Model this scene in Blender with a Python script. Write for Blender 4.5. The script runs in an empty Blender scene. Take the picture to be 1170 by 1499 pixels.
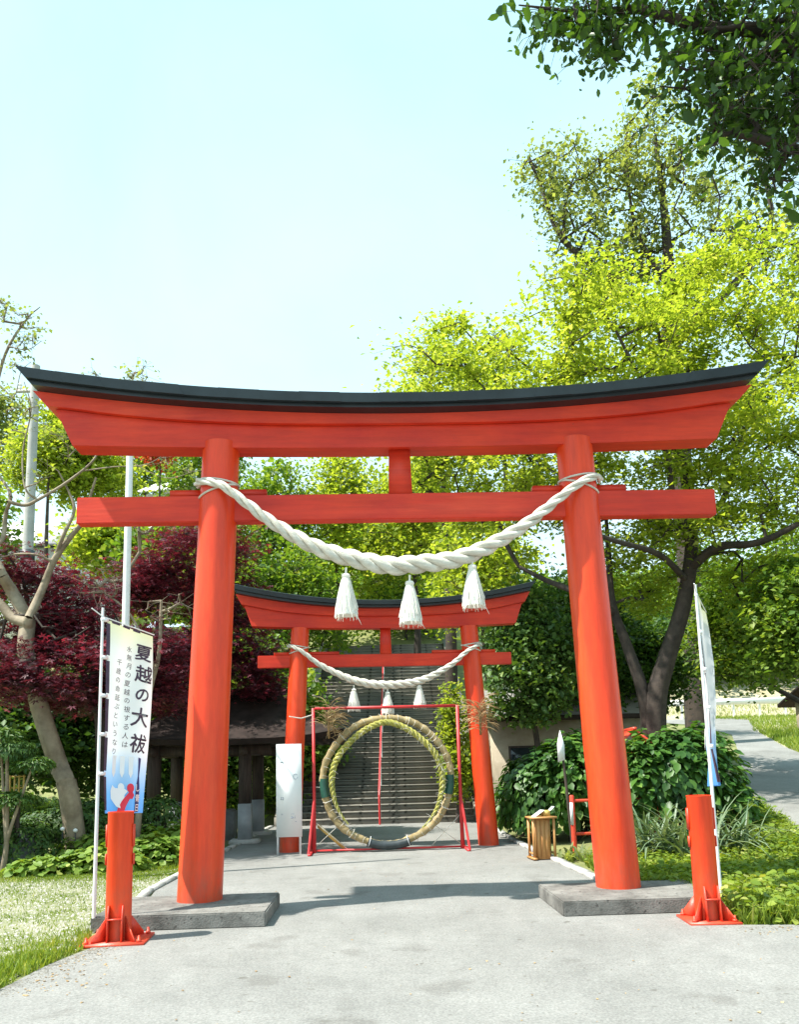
import bpy, math, random
import numpy as np
from mathutils import Vector, Matrix
random.seed(7)
rng = np.random.default_rng(11)
R = math.radians
scene = bpy.context.scene
COL = scene.collection

# ------------------------------------------------------------------ camera
cam = bpy.data.cameras.new('camera')
camo = bpy.data.objects.new('camera', cam); COL.objects.link(camo)
camo.location = (0, 0, 1.5)
camo.rotation_mode = 'QUATERNION'
_p, _r = R(8.3), R(1.5)
_fw = Vector((0, math.cos(_p), math.sin(_p))); _up = Vector((0, -math.sin(_p), math.cos(_p))); _rt = Vector((1, 0, 0))
_RR = _rt*math.cos(_r) - _up*math.sin(_r); _UU = _up*math.cos(_r) + _rt*math.sin(_r)
camo.rotation_quaternion = Matrix((_RR, _UU, -_fw)).transposed().to_quaternion()
cam.sensor_fit = 'VERTICAL'; cam.sensor_height = 36.0; cam.sensor_width = 36.0
cam.lens = 1142/1499*36.0
cam.shift_y = 204/1499
cam.clip_start = 0.05; cam.clip_end = 3000
scene.camera = camo

# ------------------------------------------------------------------ world, sun, exposure
SUN_EL, SUN_FROM = R(58), R(19)     # from the left (-X), turned this much toward the viewer
sun_dir = Vector((-math.cos(SUN_EL)*math.cos(SUN_FROM), -math.cos(SUN_EL)*math.sin(SUN_FROM), math.sin(SUN_EL)))
world = bpy.data.worlds.new('World'); scene.world = world; world.use_nodes = True
wn = world.node_tree; wn.nodes.clear()
sky = wn.nodes.new('ShaderNodeTexSky'); sky.sky_type = 'NISHITA'; sky.sun_disc = False
sky.sun_elevation = SUN_EL; sky.sun_rotation = math.atan2(sun_dir.x, sun_dir.y)
sky.air_density = 1.0; sky.dust_density = 2.2; sky.ozone_density = 1.0; sky.altitude = 50
hsv = wn.nodes.new('ShaderNodeMixRGB'); hsv.inputs[0].default_value = 0.86
hsv.inputs[2].default_value = (5.5, 8.0, 8.9, 1)       # thin bright veil of high cloud over the blue
# the veil is whiter low down, as haze is
wtc = wn.nodes.new('ShaderNodeTexCoord'); wsp = wn.nodes.new('ShaderNodeSeparateXYZ'); wmr = wn.nodes.new('ShaderNodeValToRGB')
wmr.color_ramp.elements[0].position = 0.0; wmr.color_ramp.elements[0].color = (6.3, 7.9, 8.4, 1)
wmr.color_ramp.elements[1].position = 0.75; wmr.color_ramp.elements[1].color = (3.8, 6.4, 7.4, 1)
wnz = wn.nodes.new('ShaderNodeTexNoise'); wnz.inputs['Scale'].default_value = 2.6; wnz.inputs['Detail'].default_value = 7; wnz.inputs['Roughness'].default_value = 0.55; wnz.inputs['Distortion'].default_value = 0.4
wmr2 = wn.nodes.new('ShaderNodeMapRange'); wmr2.inputs['From Min'].default_value = 0.3; wmr2.inputs['From Max'].default_value = 0.7; wmr2.inputs['To Min'].default_value = 0.74; wmr2.inputs['To Max'].default_value = 0.96
wn.links.new(wtc.outputs['Generated'], wnz.inputs['Vector']); wn.links.new(wnz.outputs['Fac'], wmr2.inputs[0]); wn.links.new(wmr2.outputs[0], hsv.inputs[0])
wn.links.new(wtc.outputs['Generated'], wsp.inputs[0]); wn.links.new(wsp.outputs[2], wmr.inputs[0]); wn.links.new(wmr.outputs[0], hsv.inputs[2])
bg = wn.nodes.new('ShaderNodeBackground'); bg.inputs[1].default_value = 0.066
wo = wn.nodes.new('ShaderNodeOutputWorld')
wn.links.new(sky.outputs[0], hsv.inputs[1]); wn.links.new(hsv.outputs[0], bg.inputs[0]); wn.links.new(bg.outputs[0], wo.inputs[0])
sl = bpy.data.lights.new('sun', 'SUN'); sl.energy = 3.2; sl.angle = R(0.9); sl.color = (1, 0.96, 0.88)
so = bpy.data.objects.new('sun', sl); COL.objects.link(so)
so.rotation_mode = 'QUATERNION'; so.rotation_quaternion = sun_dir.to_track_quat('Z', 'Y')
scene.view_settings.view_transform = 'Standard'; scene.view_settings.look = 'None'
scene.view_settings.exposure = 1.62; scene.view_settings.gamma = 1; scene.view_settings.use_curve_mapping = False
scene.cycles.max_bounces = 8; scene.cycles.diffuse_bounces = 3; scene.cycles.transmission_bounces = 4
scene.cycles.sample_clamp_indirect = 6

# ------------------------------------------------------------------ object helpers
def tag(o, label=None, cat=None, group=None, kind=None):
    if label: o['label'] = label
    if cat: o['category'] = cat
    if group: o['group'] = group
    if kind: o['kind'] = kind
    return o
def empty(name, loc=(0, 0, 0), rz=0, label=None, cat=None, group=None):
    o = bpy.data.objects.new(name, None); COL.objects.link(o); o.location = loc; o.rotation_euler = (0, 0, rz)
    o.empty_display_size = 0.1
    return tag(o, label, cat, group)
def link(name, me, parent=None, mat=None):
    if mat is not None and not me.materials: me.materials.append(mat)
    o = bpy.data.objects.new(name, me); COL.objects.link(o)
    if parent: o.parent = parent
    return o
def npmesh(name, V, F, smooth=False, attr=None):
    """V (n,3); F (m,k) array of equal-sized faces, or a list of them"""
    me = bpy.data.meshes.new(name)
    V = np.ascontiguousarray(V, np.float32)
    if isinstance(F, np.ndarray):
        m, k = F.shape; idx = F.ravel().astype(np.int32); tot = np.full(m, k, np.int32)
    else:
        idx = np.concatenate([np.asarray(f, np.int32) for f in F]); tot = np.array([len(f) for f in F], np.int32); m = len(F)
    start = np.concatenate([[0], np.cumsum(tot)[:-1]]).astype(np.int32)
    me.vertices.add(len(V)); me.vertices.foreach_set('co', V.ravel())
    me.loops.add(len(idx)); me.loops.foreach_set('vertex_index', idx)
    me.polygons.add(m); me.polygons.foreach_set('loop_start', start); me.polygons.foreach_set('loop_total', tot)
    if smooth: me.polygons.foreach_set('use_smooth', np.ones(m, bool))
    me.update(calc_edges=True)
    if attr is not None:
        a = me.attributes.new('rnd', 'FLOAT', 'FACE'); a.data.foreach_set('value', np.ascontiguousarray(attr, np.float32))
    return me
class MB:
    """collects simple solids into one mesh"""
    def __init__(s): s.V = []; s.F = []
    def add(s, V, F):
        b = len(s.V); s.V += [tuple(v) for v in V]; s.F += [[i+b for i in f] for f in F]; return s
    def box(s, c, d, rz=0, rx=0, ry=0):
        M = Matrix.Rotation(rz, 3, 'Z') @ Matrix.Rotation(ry, 3, 'Y') @ Matrix.Rotation(rx, 3, 'X')
        V = [Vector(c) + M @ Vector((x*d[0]/2, y*d[1]/2, z*d[2]/2)) for x in (-1, 1) for y in (-1, 1) for z in (-1, 1)]
        return s.add(V, [(0, 1, 3, 2), (4, 6, 7, 5), (0, 4, 5, 1), (2, 3, 7, 6), (0, 2, 6, 4), (1, 5, 7, 3)])
    def prism(s, pts, axis_vec):
        n = len(pts); P = [Vector(p) for p in pts]; a = Vector(axis_vec)
        return s.add(P + [p+a for p in P], [list(range(n))[::-1], list(range(n, 2*n))] + [(i, (i+1) % n, n+(i+1) % n, n+i) for i in range(n)])
    def tube(s, pts, rad, n=8, caps=True):
        P = [Vector(p) for p in pts]; m = len(P)
        rad = [rad]*m if isinstance(rad, (int, float)) else list(rad)
        T = [(P[min(i+1, m-1)]-P[max(i-1, 0)]).normalized() for i in range(m)]
        u = T[0].cross(Vector((0.13, 0.31, 0.94))); u.normalize(); V = []
        for i in range(m):
            u = (u - T[i]*u.dot(T[i])).normalized(); w = T[i].cross(u)
            for k in range(n):
                a = 2*math.pi*k/n; V.append(P[i] + (u*math.cos(a)+w*math.sin(a))*rad[i])
        F = [(i*n+k, i*n+(k+1) % n, (i+1)*n+(k+1) % n, (i+1)*n+k) for i in range(m-1) for k in range(n)]
        if caps: F += [list(range(n))[::-1], list(range((m-1)*n, m*n))]
        return s.add(V, F)
    def lathe(s, prof, c=(0, 0, 0), n=24, wob=None):
        V = []
        for r, z in prof:
            for k in range(n):
                a = 2*math.pi*k/n; rr = r*(wob(a, z) if wob else 1)
                V.append((c[0]+rr*math.cos(a), c[1]+rr*math.sin(a), c[2]+z))
        m = len(prof)
        F = [(i*n+k, i*n+(k+1) % n, (i+1)*n+(k+1) % n, (i+1)*n+k) for i in range(m-1) for k in range(n)]
        F += [list(range(n))[::-1], list(range((m-1)*n, m*n))]
        return s.add(V, F)
    def me(s, name, mat=None, smooth=False, bevel=0):
        m = npmesh(name, np.array([tuple(v) for v in s.V]), s.F, False)
        if mat: m.materials.append(mat)
        if bevel:
            import bmesh
            b = bmesh.new(); b.from_mesh(m)
            bmesh.ops.bevel(b, geom=[e for e in b.edges if len(e.link_faces) == 2 and e.calc_face_angle() > 0.5], offset=bevel, segments=2, affect='EDGES', clamp_overlap=True)
            b.to_mesh(m); b.free()
        if smooth:
            m.polygons.foreach_set('use_smooth', np.ones(len(m.polygons), bool))
            try: m.set_sharp_from_angle(angle=R(42))
            except Exception: pass
        return m
    def build(s, name, mat, parent=None, smooth=False, bevel=0):
        return link(name, s.me(name, mat, smooth, bevel), parent)

# ------------------------------------------------------------------ materials
def rgb(c): return (c[0], c[1], c[2], 1)
def pmat(name, c1, c2=None, rough=0.6, scale=4.0, detail=6, bump=0.0, bscale=None, metal=0, spec=0.5, ramp=(0.35, 0.65), coat=0, c3=None, stretch=None, rough2=None, dist=0.02):
    m = bpy.data.materials.new(name); m.use_nodes = True; nt = m.node_tree; b = nt.nodes['Principled BSDF']
    b.inputs['Roughness'].default_value = rough; b.inputs['Metallic'].default_value = metal
    b.inputs['Specular IOR Level'].default_value = spec; b.inputs['Coat Weight'].default_value = coat; b.inputs['Coat Roughness'].default_value = 0.12
    b.inputs['Base Color'].default_value = rgb(c1)
    tc = nt.nodes.new('ShaderNodeTexCoord'); src = tc.outputs['Object']
    if stretch:
        mp = nt.nodes.new('ShaderNodeMapping'); mp.inputs['Scale'].default_value = stretch
        nt.links.new(src, mp.inputs[0]); src = mp.outputs[0]
    if c2 is not None:
        nz = nt.nodes.new('ShaderNodeTexNoise'); nz.inputs['Scale'].default_value = scale; nz.inputs['Detail'].default_value = detail; nz.inputs['Roughness'].default_value = 0.62
        nt.links.new(src, nz.inputs['Vector'])
        cr = nt.nodes.new('ShaderNodeValToRGB'); cr.color_ramp.elements[0].position = ramp[0]; cr.color_ramp.elements[1].position = ramp[1]
        cr.color_ramp.elements[0].color = rgb(c1); cr.color_ramp.elements[1].color = rgb(c2)
        nt.links.new(nz.outputs['Fac'], cr.inputs[0]); col = cr.outputs[0]
        if c3 is not None:
            n3 = nt.nodes.new('ShaderNodeTexNoise'); n3.inputs['Scale'].default_value = scale*7; n3.inputs['Detail'].default_value = 4
            nt.links.new(src, n3.inputs['Vector'])
            r3 = nt.nodes.new('ShaderNodeValToRGB'); r3.color_ramp.elements[0].position = 0.6; r3.color_ramp.elements[1].position = 0.72
            r3.color_ramp.elements[0].color = (0, 0, 0, 1); r3.color_ramp.elements[1].color = (1, 1, 1, 1)
            mx = nt.nodes.new('ShaderNodeMixRGB'); nt.links.new(n3.outputs['Fac'], r3.inputs[0]); nt.links.new(r3.outputs[0], mx.inputs[0])
            nt.links.new(col, mx.inputs[1]); mx.inputs[2].default_value = rgb(c3); col = mx.outputs[0]
        nt.links.new(col, b.inputs['Base Color'])
        if rough2 is not None:
            mr = nt.nodes.new('ShaderNodeMapRange'); mr.inputs['To Min'].default_value = rough; mr.inputs['To Max'].default_value = rough2
            nt.links.new(nz.outputs['Fac'], mr.inputs[0]); nt.links.new(mr.outputs[0], b.inputs['Roughness'])
    if bump:
        nb = nt.nodes.new('ShaderNodeTexNoise'); nb.inputs['Scale'].default_value = bscale or scale*8; nb.inputs['Detail'].default_value = 5
        nt.links.new(src, nb.inputs['Vector'])
        bp = nt.nodes.new('ShaderNodeBump'); bp.inputs['Strength'].default_value = bump; bp.inputs['Distance'].default_value = dist
        nt.links.new(nb.outputs['Fac'], bp.inputs['Height']); nt.links.new(bp.outputs[0], b.inputs['Normal'])
    return m
def leafmat(name, c1, c2, c3=None, trans=0.45, rough=0.5, tint=None):
    """colour differs from leaf to leaf (face attribute) and slightly from spray to spray"""
    m = bpy.data.materials.new(name); m.use_nodes = True; nt = m.node_tree; b = nt.nodes['Principled BSDF']
    out = nt.nodes['Material Output']
    at = nt.nodes.new('ShaderNodeAttribute'); at.attribute_name = 'rnd'
    cr = nt.nodes.new('ShaderNodeValToRGB'); cr.color_ramp.elements[0].color = rgb(c1); cr.color_ramp.elements[1].color = rgb(c2)
    if c3 is not None:
        e = cr.color_ramp.elements.new(0.93); e.color = rgb(c2); cr.color_ramp.elements[-1].color = rgb(c3)
    tc = nt.nodes.new('ShaderNodeTexCoord'); nz = nt.nodes.new('ShaderNodeTexNoise'); nz.inputs['Scale'].default_value = 0.9; nz.inputs['Detail'].default_value = 3
    nt.links.new(tc.outputs['Object'], nz.inputs['Vector'])
    ad = nt.nodes.new('ShaderNodeMath'); ad.operation = 'MULTIPLY_ADD'; ad.inputs[1].default_value = 1.2; ad.inputs[2].default_value = -0.6
    nt.links.new(nz.outputs['Fac'], ad.inputs[0])
    a2 = nt.nodes.new('ShaderNodeMath'); a2.operation = 'ADD'; nt.links.new(at.outputs['Fac'], a2.inputs[0]); nt.links.new(ad.outputs[0], a2.inputs[1])
    nt.links.new(a2.outputs[0], cr.inputs[0]); nt.links.new(cr.outputs[0], b.inputs['Base Color'])
    b.inputs['Roughness'].default_value = rough; b.inputs['Specular IOR Level'].default_value = 0.35
    tr = nt.nodes.new('ShaderNodeBsdfTranslucent')
    mt = nt.nodes.new('ShaderNodeMixRGB'); mt.blend_type = 'MULTIPLY'; mt.inputs[0].default_value = 1
    mt.inputs[2].default_value = rgb(tint or (1.5, 1.35, 0.5)); nt.links.new(cr.outputs[0], mt.inputs[1]); nt.links.new(mt.outputs[0], tr.inputs[0])
    mx = nt.nodes.new('ShaderNodeMixShader'); mx.inputs[0].default_value = trans
    nt.links.new(b.outputs[0], mx.inputs[1]); nt.links.new(tr.outputs[0], mx.inputs[2]); nt.links.new(mx.outputs[0], out.inputs['Surface'])
    return m

def paint(name, c1, c2, pale, rough, spec, streak, dirt):
    """gloss vermilion paint with faded patches, faint runs and chips, dirt splashed near the ground"""
    m = bpy.data.materials.new(name); m.use_nodes = True; nt = m.node_tree; b = nt.nodes['Principled BSDF']; L = nt.links.new
    b.inputs['Specular IOR Level'].default_value = spec
    tc = nt.nodes.new('ShaderNodeTexCoord')
    def noise(s, st=(1, 1, 1), d=5, rg=0.6):
        mp = nt.nodes.new('ShaderNodeMapping'); mp.inputs['Scale'].default_value = st; L(tc.outputs['Object'], mp.inputs[0])
        n = nt.nodes.new('ShaderNodeTexNoise'); n.inputs['Scale'].default_value = s; n.inputs['Detail'].default_value = d; n.inputs['Roughness'].default_value = rg
        L(mp.outputs[0], n.inputs['Vector']); return n.outputs['Fac']
    def ramp(f, p0, p1, c0=(0, 0, 0), c1_=(1, 1, 1)):
        q = nt.nodes.new('ShaderNodeValToRGB'); q.color_ramp.elements[0].position = p0; q.color_ramp.elements[1].position = p1
        q.color_ramp.elements[0].color = rgb(c0); q.color_ramp.elements[1].color = rgb(c1_); L(f, q.inputs[0]); return q.outputs[0]
    def mix(f, a, c, mode='MIX'):
        x = nt.nodes.new('ShaderNodeMixRGB'); x.blend_type = mode
        if isinstance(f, float): x.inputs[0].default_value = f
        else: L(f, x.inputs[0])
        L(a, x.inputs[1])
        if isinstance(c, tuple): x.inputs[2].default_value = rgb(c)
        else: L(c, x.inputs[2])
        return x.outputs[0]
    col = ramp(noise(0.9), 0.35, 0.65, c1, c2)
    fade = ramp(noise(1.7, streak, 7, 0.68), 0.52, 0.74); sc = nt.nodes.new('ShaderNodeMath'); sc.operation = 'MULTIPLY'; sc.inputs[1].default_value = 0.55; L(fade, sc.inputs[0])
    col = mix(sc.outputs[0], col, pale)
    col = mix(1.0, col, ramp(noise(9, streak, 4, 0.7), 0.30, 0.62, (0.80, 0.72, 0.72), (1.04, 1.04, 1.04)), 'MULTIPLY')
    col = mix(ramp(noise(26, (1, 1, 1), 3, 0.5), 0.755, 0.775), col, (0.30, 0.05, 0.03))
    if dirt:
        sp = nt.nodes.new('ShaderNodeSeparateXYZ'); L(tc.outputs['Object'], sp.inputs[0])
        mr = nt.nodes.new('ShaderNodeMapRange'); mr.inputs['From Min'].default_value = 0.12; mr.inputs['From Max'].default_value = 0.75; mr.inputs['To Min'].default_value = 0.62; mr.inputs['To Max'].default_value = 0.0; L(sp.outputs[2], mr.inputs[0])
        mu = nt.nodes.new('ShaderNodeMath'); mu.operation = 'MULTIPLY'; L(mr.outputs[0], mu.inputs[0]); L(ramp(noise(6, (1, 1, 0.4), 6, 0.7), 0.40, 0.66), mu.inputs[1])
        col = mix(mu.outputs[0], col, (0.24, 0.10, 0.06))
    L(col, b.inputs['Base Color'])
    rr = nt.nodes.new('ShaderNodeMapRange'); rr.inputs['To Min'].default_value = rough; rr.inputs['To Max'].default_value = rough+0.28; L(noise(2.2, streak), rr.inputs[0]); L(rr.outputs[0], b.inputs['Roughness'])
    bp = nt.nodes.new('ShaderNodeBump'); bp.inputs['Strength'].default_value = 0.22; bp.inputs['Distance'].default_value = 0.01; L(noise(14, streak, 5, 0.65), bp.inputs['Height']); L(bp.outputs[0], b.inputs['Normal'])
    return m
RED = paint('vermilion_paint', (0.80, 0.062, 0.009), (0.76, 0.048, 0.009), (0.82, 0.125, 0.03), 0.26, 0.45, (1, 1, 0.12), True)
REDB = paint('vermilion_beam_paint', (0.72, 0.046, 0.010), (0.56, 0.024, 0.010), (0.76, 0.10, 0.045), 0.34, 0.4, (0.14, 1, 1.6), False)
STEEL = pmat('red_steel_paint', (0.62, 0.045, 0.02), (0.74, 0.075, 0.03), rough=0.45, scale=3, bump=0.1, bscale=60, c3=(0.45, 0.05, 0.03))
FRAMER = pmat('crimson_frame_paint', (0.50, 0.02, 0.025), (0.62, 0.04, 0.04), rough=0.5, scale=5)
ROOFM = pmat('dark_sheet_metal', (0.018, 0.026, 0.032), (0.035, 0.048, 0.058), rough=0.28, scale=1.2, bump=0.10, bscale=6, metal=0.35, rough2=0.42)
ROOFU = pmat('dark_metal_edge', (0.008, 0.010, 0.012), (0.014, 0.018, 0.02), rough=0.4, scale=4)
CONC = pmat('weathered_concrete', (0.10, 0.095, 0.085), (0.23, 0.22, 0.20), rough=0.9, scale=3.5, bump=0.6, bscale=60, c3=(0.055, 0.05, 0.045), dist=0.01)
KERB = pmat('pale_concrete', (0.36, 0.35, 0.32), (0.50, 0.49, 0.46), rough=0.9, scale=4, bump=0.3, bscale=70, dist=0.006)
STONE = pmat('stair_stone', (0.14, 0.135, 0.12), (0.28, 0.255, 0.205), rough=0.9, scale=0.7, bump=0.4, bscale=30, c3=(0.045, 0.045, 0.035), dist=0.01)
ROPE = pmat('pale_straw_rope', (0.50, 0.47, 0.39), (0.76, 0.73, 0.65), rough=0.9, scale=14, bump=0.9, bscale=120, stretch=(0.25, 1, 1), dist=0.006)
TASSEL = pmat('white_tassel_fibre', (0.78, 0.75, 0.66), (0.86, 0.84, 0.78), rough=0.85, scale=40)
STRAW = pmat('wrapped_brown_straw', (0.27, 0.20, 0.09), (0.44, 0.34, 0.18), rough=0.9, scale=6, bump=0.7, bscale=60, dist=0.01)
GROPE = pmat('green_straw_rope', (0.22, 0.22, 0.035), (0.44, 0.40, 0.09), rough=0.85, scale=8, bump=0.5, bscale=90, dist=0.006, c3=(0.5, 0.48, 0.24))
BLACK = pmat('black_wrap', (0.02, 0.028, 0.03), (0.04, 0.05, 0.055), rough=0.45, scale=8)
GTAPE = pmat('dark_green_tape', (0.012, 0.06, 0.045), (0.02, 0.09, 0.06), rough=0.4, scale=8)
WHITE = pmat('white_paint', (0.78, 0.78, 0.77), (0.84, 0.84, 0.83), rough=0.55, scale=2)
WPOLE = pmat('white_plastic_pole', (0.80, 0.80, 0.80), (0.72, 0.73, 0.73), rough=0.35, scale=5)
CLOTH = pmat('white_banner_cloth', (0.80, 0.80, 0.80), (0.84, 0.84, 0.84), rough=0.8, scale=3)
INK = pmat('dark_purple_ink', (0.05, 0.03, 0.055), (0.08, 0.05, 0.08), rough=0.8, scale=20)
INKB = pmat('dark_blue_ink', (0.02, 0.04, 0.16), (0.03, 0.06, 0.22), rough=0.8, scale=20)
PRED = pmat('banner_red_print', (0.72, 0.03, 0.06), (0.78, 0.05, 0.08), rough=0.8, scale=9)
PWHITE = pmat('banner_white_print', (0.84, 0.84, 0.84), (0.86, 0.86, 0.86), rough=0.8, scale=9)
WOOD = pmat('honey_coloured_wood', (0.42, 0.19, 0.055), (0.56, 0.29, 0.10), rough=0.5, scale=5, stretch=(6, 6, 0.6), bump=0.1, bscale=30)
YWOOD = pmat('yellow_bamboo_wood', (0.55, 0.36, 0.08), (0.65, 0.45, 0.13), rough=0.6, scale=5)
DWOOD = pmat('dark_old_timber', (0.035, 0.024, 0.018), (0.075, 0.052, 0.04), rough=0.8, scale=3, stretch=(6, 6, 0.7), bump=0.2, bscale=30)
DROOF = pmat('dark_brown_roof', (0.022, 0.016, 0.014), (0.045, 0.032, 0.028), spec=0.15, rough=0.9, scale=3, bump=0.2, bscale=20)
GREYW = pmat('grey_roof_sheet', (0.16, 0.15, 0.14), (0.24, 0.22, 0.20), rough=0.6, scale=2, stretch=(1, 6, 1))
TAN = pmat('tan_plaster', (0.33, 0.28, 0.20), (0.42, 0.36, 0.27), rough=0.9, scale=5, bump=0.3, bscale=60)
PALEW = pmat('pale_house_wall', (0.68, 0.67, 0.65), (0.76, 0.75, 0.73), rough=0.8, scale=1.5)
PROOF = pmat('pale_violet_roof', (0.38, 0.36, 0.42), (0.48, 0.46, 0.5), rough=0.6, scale=1)
GLASS = pmat('dark_window_glass', (0.02, 0.03, 0.035), rough=0.08)
UPOLE = pmat('utility_pole_concrete', (0.36, 0.35, 0.33), (0.45, 0.44, 0.42), rough=0.9, scale=3)
BARKL = pmat('pale_smooth_bark', (0.15, 0.11, 0.07), (0.32, 0.26, 0.18), rough=0.8, scale=3, bump=0.3, bscale=18)
BARK = pmat('brown_grey_bark', (0.05, 0.038, 0.028), (0.12, 0.095, 0.075), rough=0.9, scale=4, bump=0.8, bscale=22, stretch=(1, 1, 0.3), dist=0.04)
BARKD = pmat('dark_twig_bark', (0.03, 0.022, 0.018), (0.07, 0.052, 0.04), rough=0.9, scale=5, bump=0.4, bscale=25)
ROCK = pmat('grey_garden_rock', (0.10, 0.11, 0.115), (0.20, 0.21, 0.21), rough=0.85, scale=3, bump=0.6, bscale=14)
LAMPG = pmat('white_lamp_globe', (0.8, 0.8, 0.78), rough=0.3)

L_LIME = leafmat('lime_green_leaves', (0.19, 0.28, 0.03), (0.35, 0.43, 0.055), (0.45, 0.50, 0.13), trans=0.62, tint=(1.45, 1.32, 0.6))
L_MID = leafmat('mid_green_leaves', (0.08, 0.17, 0.025), (0.21, 0.32, 0.045), (0.30, 0.38, 0.09), trans=0.48)
L_PALE = leafmat('grey_green_leaves', (0.13, 0.18, 0.075), (0.27, 0.33, 0.12), trans=0.55)
L_DARK = leafmat('dark_green_leaves', (0.03, 0.075, 0.018), (0.08, 0.16, 0.03), (0.16, 0.25, 0.05), trans=0.4)
L_OVER = leafmat('deep_green_glossy_leaves', (0.025, 0.065, 0.012), (0.065, 0.14, 0.02), trans=0.42, rough=0.35)
L_PURP = leafmat('purple_maple_leaves', (0.055, 0.016, 0.025), (0.15, 0.032, 0.050), (0.32, 0.07, 0.10), trans=0.30, tint=(1.9, 0.6, 0.7))
L_RED = leafmat('orange_red_leaves', (0.4, 0.06, 0.03), (0.55, 0.13, 0.04), trans=0.4, tint=(1.4, 0.9, 0.6))
L_HYD = leafmat('hydrangea_leaves', (0.03, 0.09, 0.018), (0.09, 0.20, 0.03), (0.17, 0.28, 0.05), trans=0.3, rough=0.42)
L_HOST = leafmat('bright_ground_leaves', (0.10, 0.20, 0.02), (0.26, 0.36, 0.06), (0.40, 0.44, 0.12), trans=0.35)
L_STRAP = leafmat('strap_leaves', (0.07, 0.13, 0.06), (0.24, 0.31, 0.19), trans=0.25, rough=0.4)
L_GRASS = leafmat('grass_blades', (0.11, 0.19, 0.02), (0.26, 0.34, 0.045), (0.40, 0.42, 0.12), trans=0.4)
L_DRY = leafmat('dry_pampas_straw', (0.30, 0.18, 0.07), (0.62, 0.46, 0.24), trans=0.25, tint=(1.2, 1, 0.8))
L_CONI = leafmat('conifer_sprays', (0.04, 0.10, 0.025), (0.11, 0.20, 0.04), (0.19, 0.28, 0.06), trans=0.35)

# ------------------------------------------------------------------ terrain
def sst(a, b, x):
    t = np.clip((x-a)/(b-a), 0, 1); return t*t*(3-2*t)
def hgt(x, y):
    x = np.asarray(x, float); y = np.asarray(y, float)
    def up(y0, s, sat): return s*sat*(1-np.exp(-np.maximum(0, y-y0)/sat))
    ctr = 0.50*np.maximum(0, np.minimum(y, 48)-21.4) + up(50, 0.45, 35)
    left = up(23, 0.42, 70)
    right = 0.12*np.clip(y-10, 0, 28) + up(39, 0.5, 45)
    wl = sst(-3.4, -7.0, x); wr = sst(2.9, 6.2, x)
    h = ctr*(1-wl)*(1-wr) + left*wl + right*wr
    fade = 1-sst(60, 250, np.abs(x))*0.5
    return h*fade
def hz(x, y): return float(hgt(x, y))
def grid_mesh(name, xs, ys, dz=0.0, rough=0.0):
    X, Y = np.meshgrid(xs, ys, indexing='ij'); Z = hgt(X, Y)+dz
    if rough: Z = Z + rough*np.sin(X*2.3+Y*1.1)*np.sin(Y*1.9-X*0.7)*sst(0, 3, np.abs(X)-3.2)
    n, m = X.shape; V = np.stack([X, Y, Z], -1).reshape(-1, 3)
    i = np.arange(n*m).reshape(n, m); F = np.stack([i[:-1, :-1], i[1:, :-1], i[1:, 1:], i[:-1, 1:]], -1).reshape(-1, 4)
    return npmesh(name, V, F, True)
xs = np.unique(np.concatenate([np.linspace(-900, -60, 12), np.linspace(-60, -12, 24), np.linspace(-12, 16, 71), np.linspace(16, 60, 22), np.linspace(60, 900, 12)]))
ys = np.unique(np.concatenate([np.linspace(-900, -20, 10), np.linspace(-20, 4, 9), np.linspace(4, 40, 91), np.linspace(40, 100, 30), np.linspace(100, 900, 12)]))
GRM = pmat('earth_and_turf', (0.14, 0.16, 0.05), (0.24, 0.24, 0.09), rough=0.95, scale=0.8, bump=0.6, bscale=14, c3=(0.12, 0.085, 0.05), dist=0.03)
tag(link('ground', grid_mesh('ground', xs, ys, -0.004), None, GRM), kind='structure')

def sheet(name, edgeL, edgeR, mat, dz, nx=8, follow=True, kind='structure'):
    """a ribbon between two polylines of equal length, following the terrain"""
    L = np.array(edgeL, float); Rr = np.array(edgeR, float)
    def dense(P):
        out = []
        for a, b in zip(P[:-1], P[1:]):
            for t in np.linspace(0, 1, 7)[:-1]: out.append(a+(b-a)*t)
        return np.array(out+[P[-1]])
    L, Rr = dense(L), dense(Rr); t = np.linspace(0, 1, nx+1)[None, :, None]
    P = L[:, None, :]*(1-t)+Rr[:, None, :]*t; Z = (hgt(P[..., 0], P[..., 1]) if follow else 0*P[..., 0])+dz
    n, m = Z.shape; V = np.concatenate([P, Z[..., None]], -1).reshape(-1, 3)
    i = np.arange(n*m).reshape(n, m); F = np.stack([i[:-1, :-1], i[:-1, 1:], i[1:, 1:], i[1:, :-1]], -1).reshape(-1, 4)
    return tag(link(name, npmesh(name, V, F, True), None, mat), kind=kind)

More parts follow.
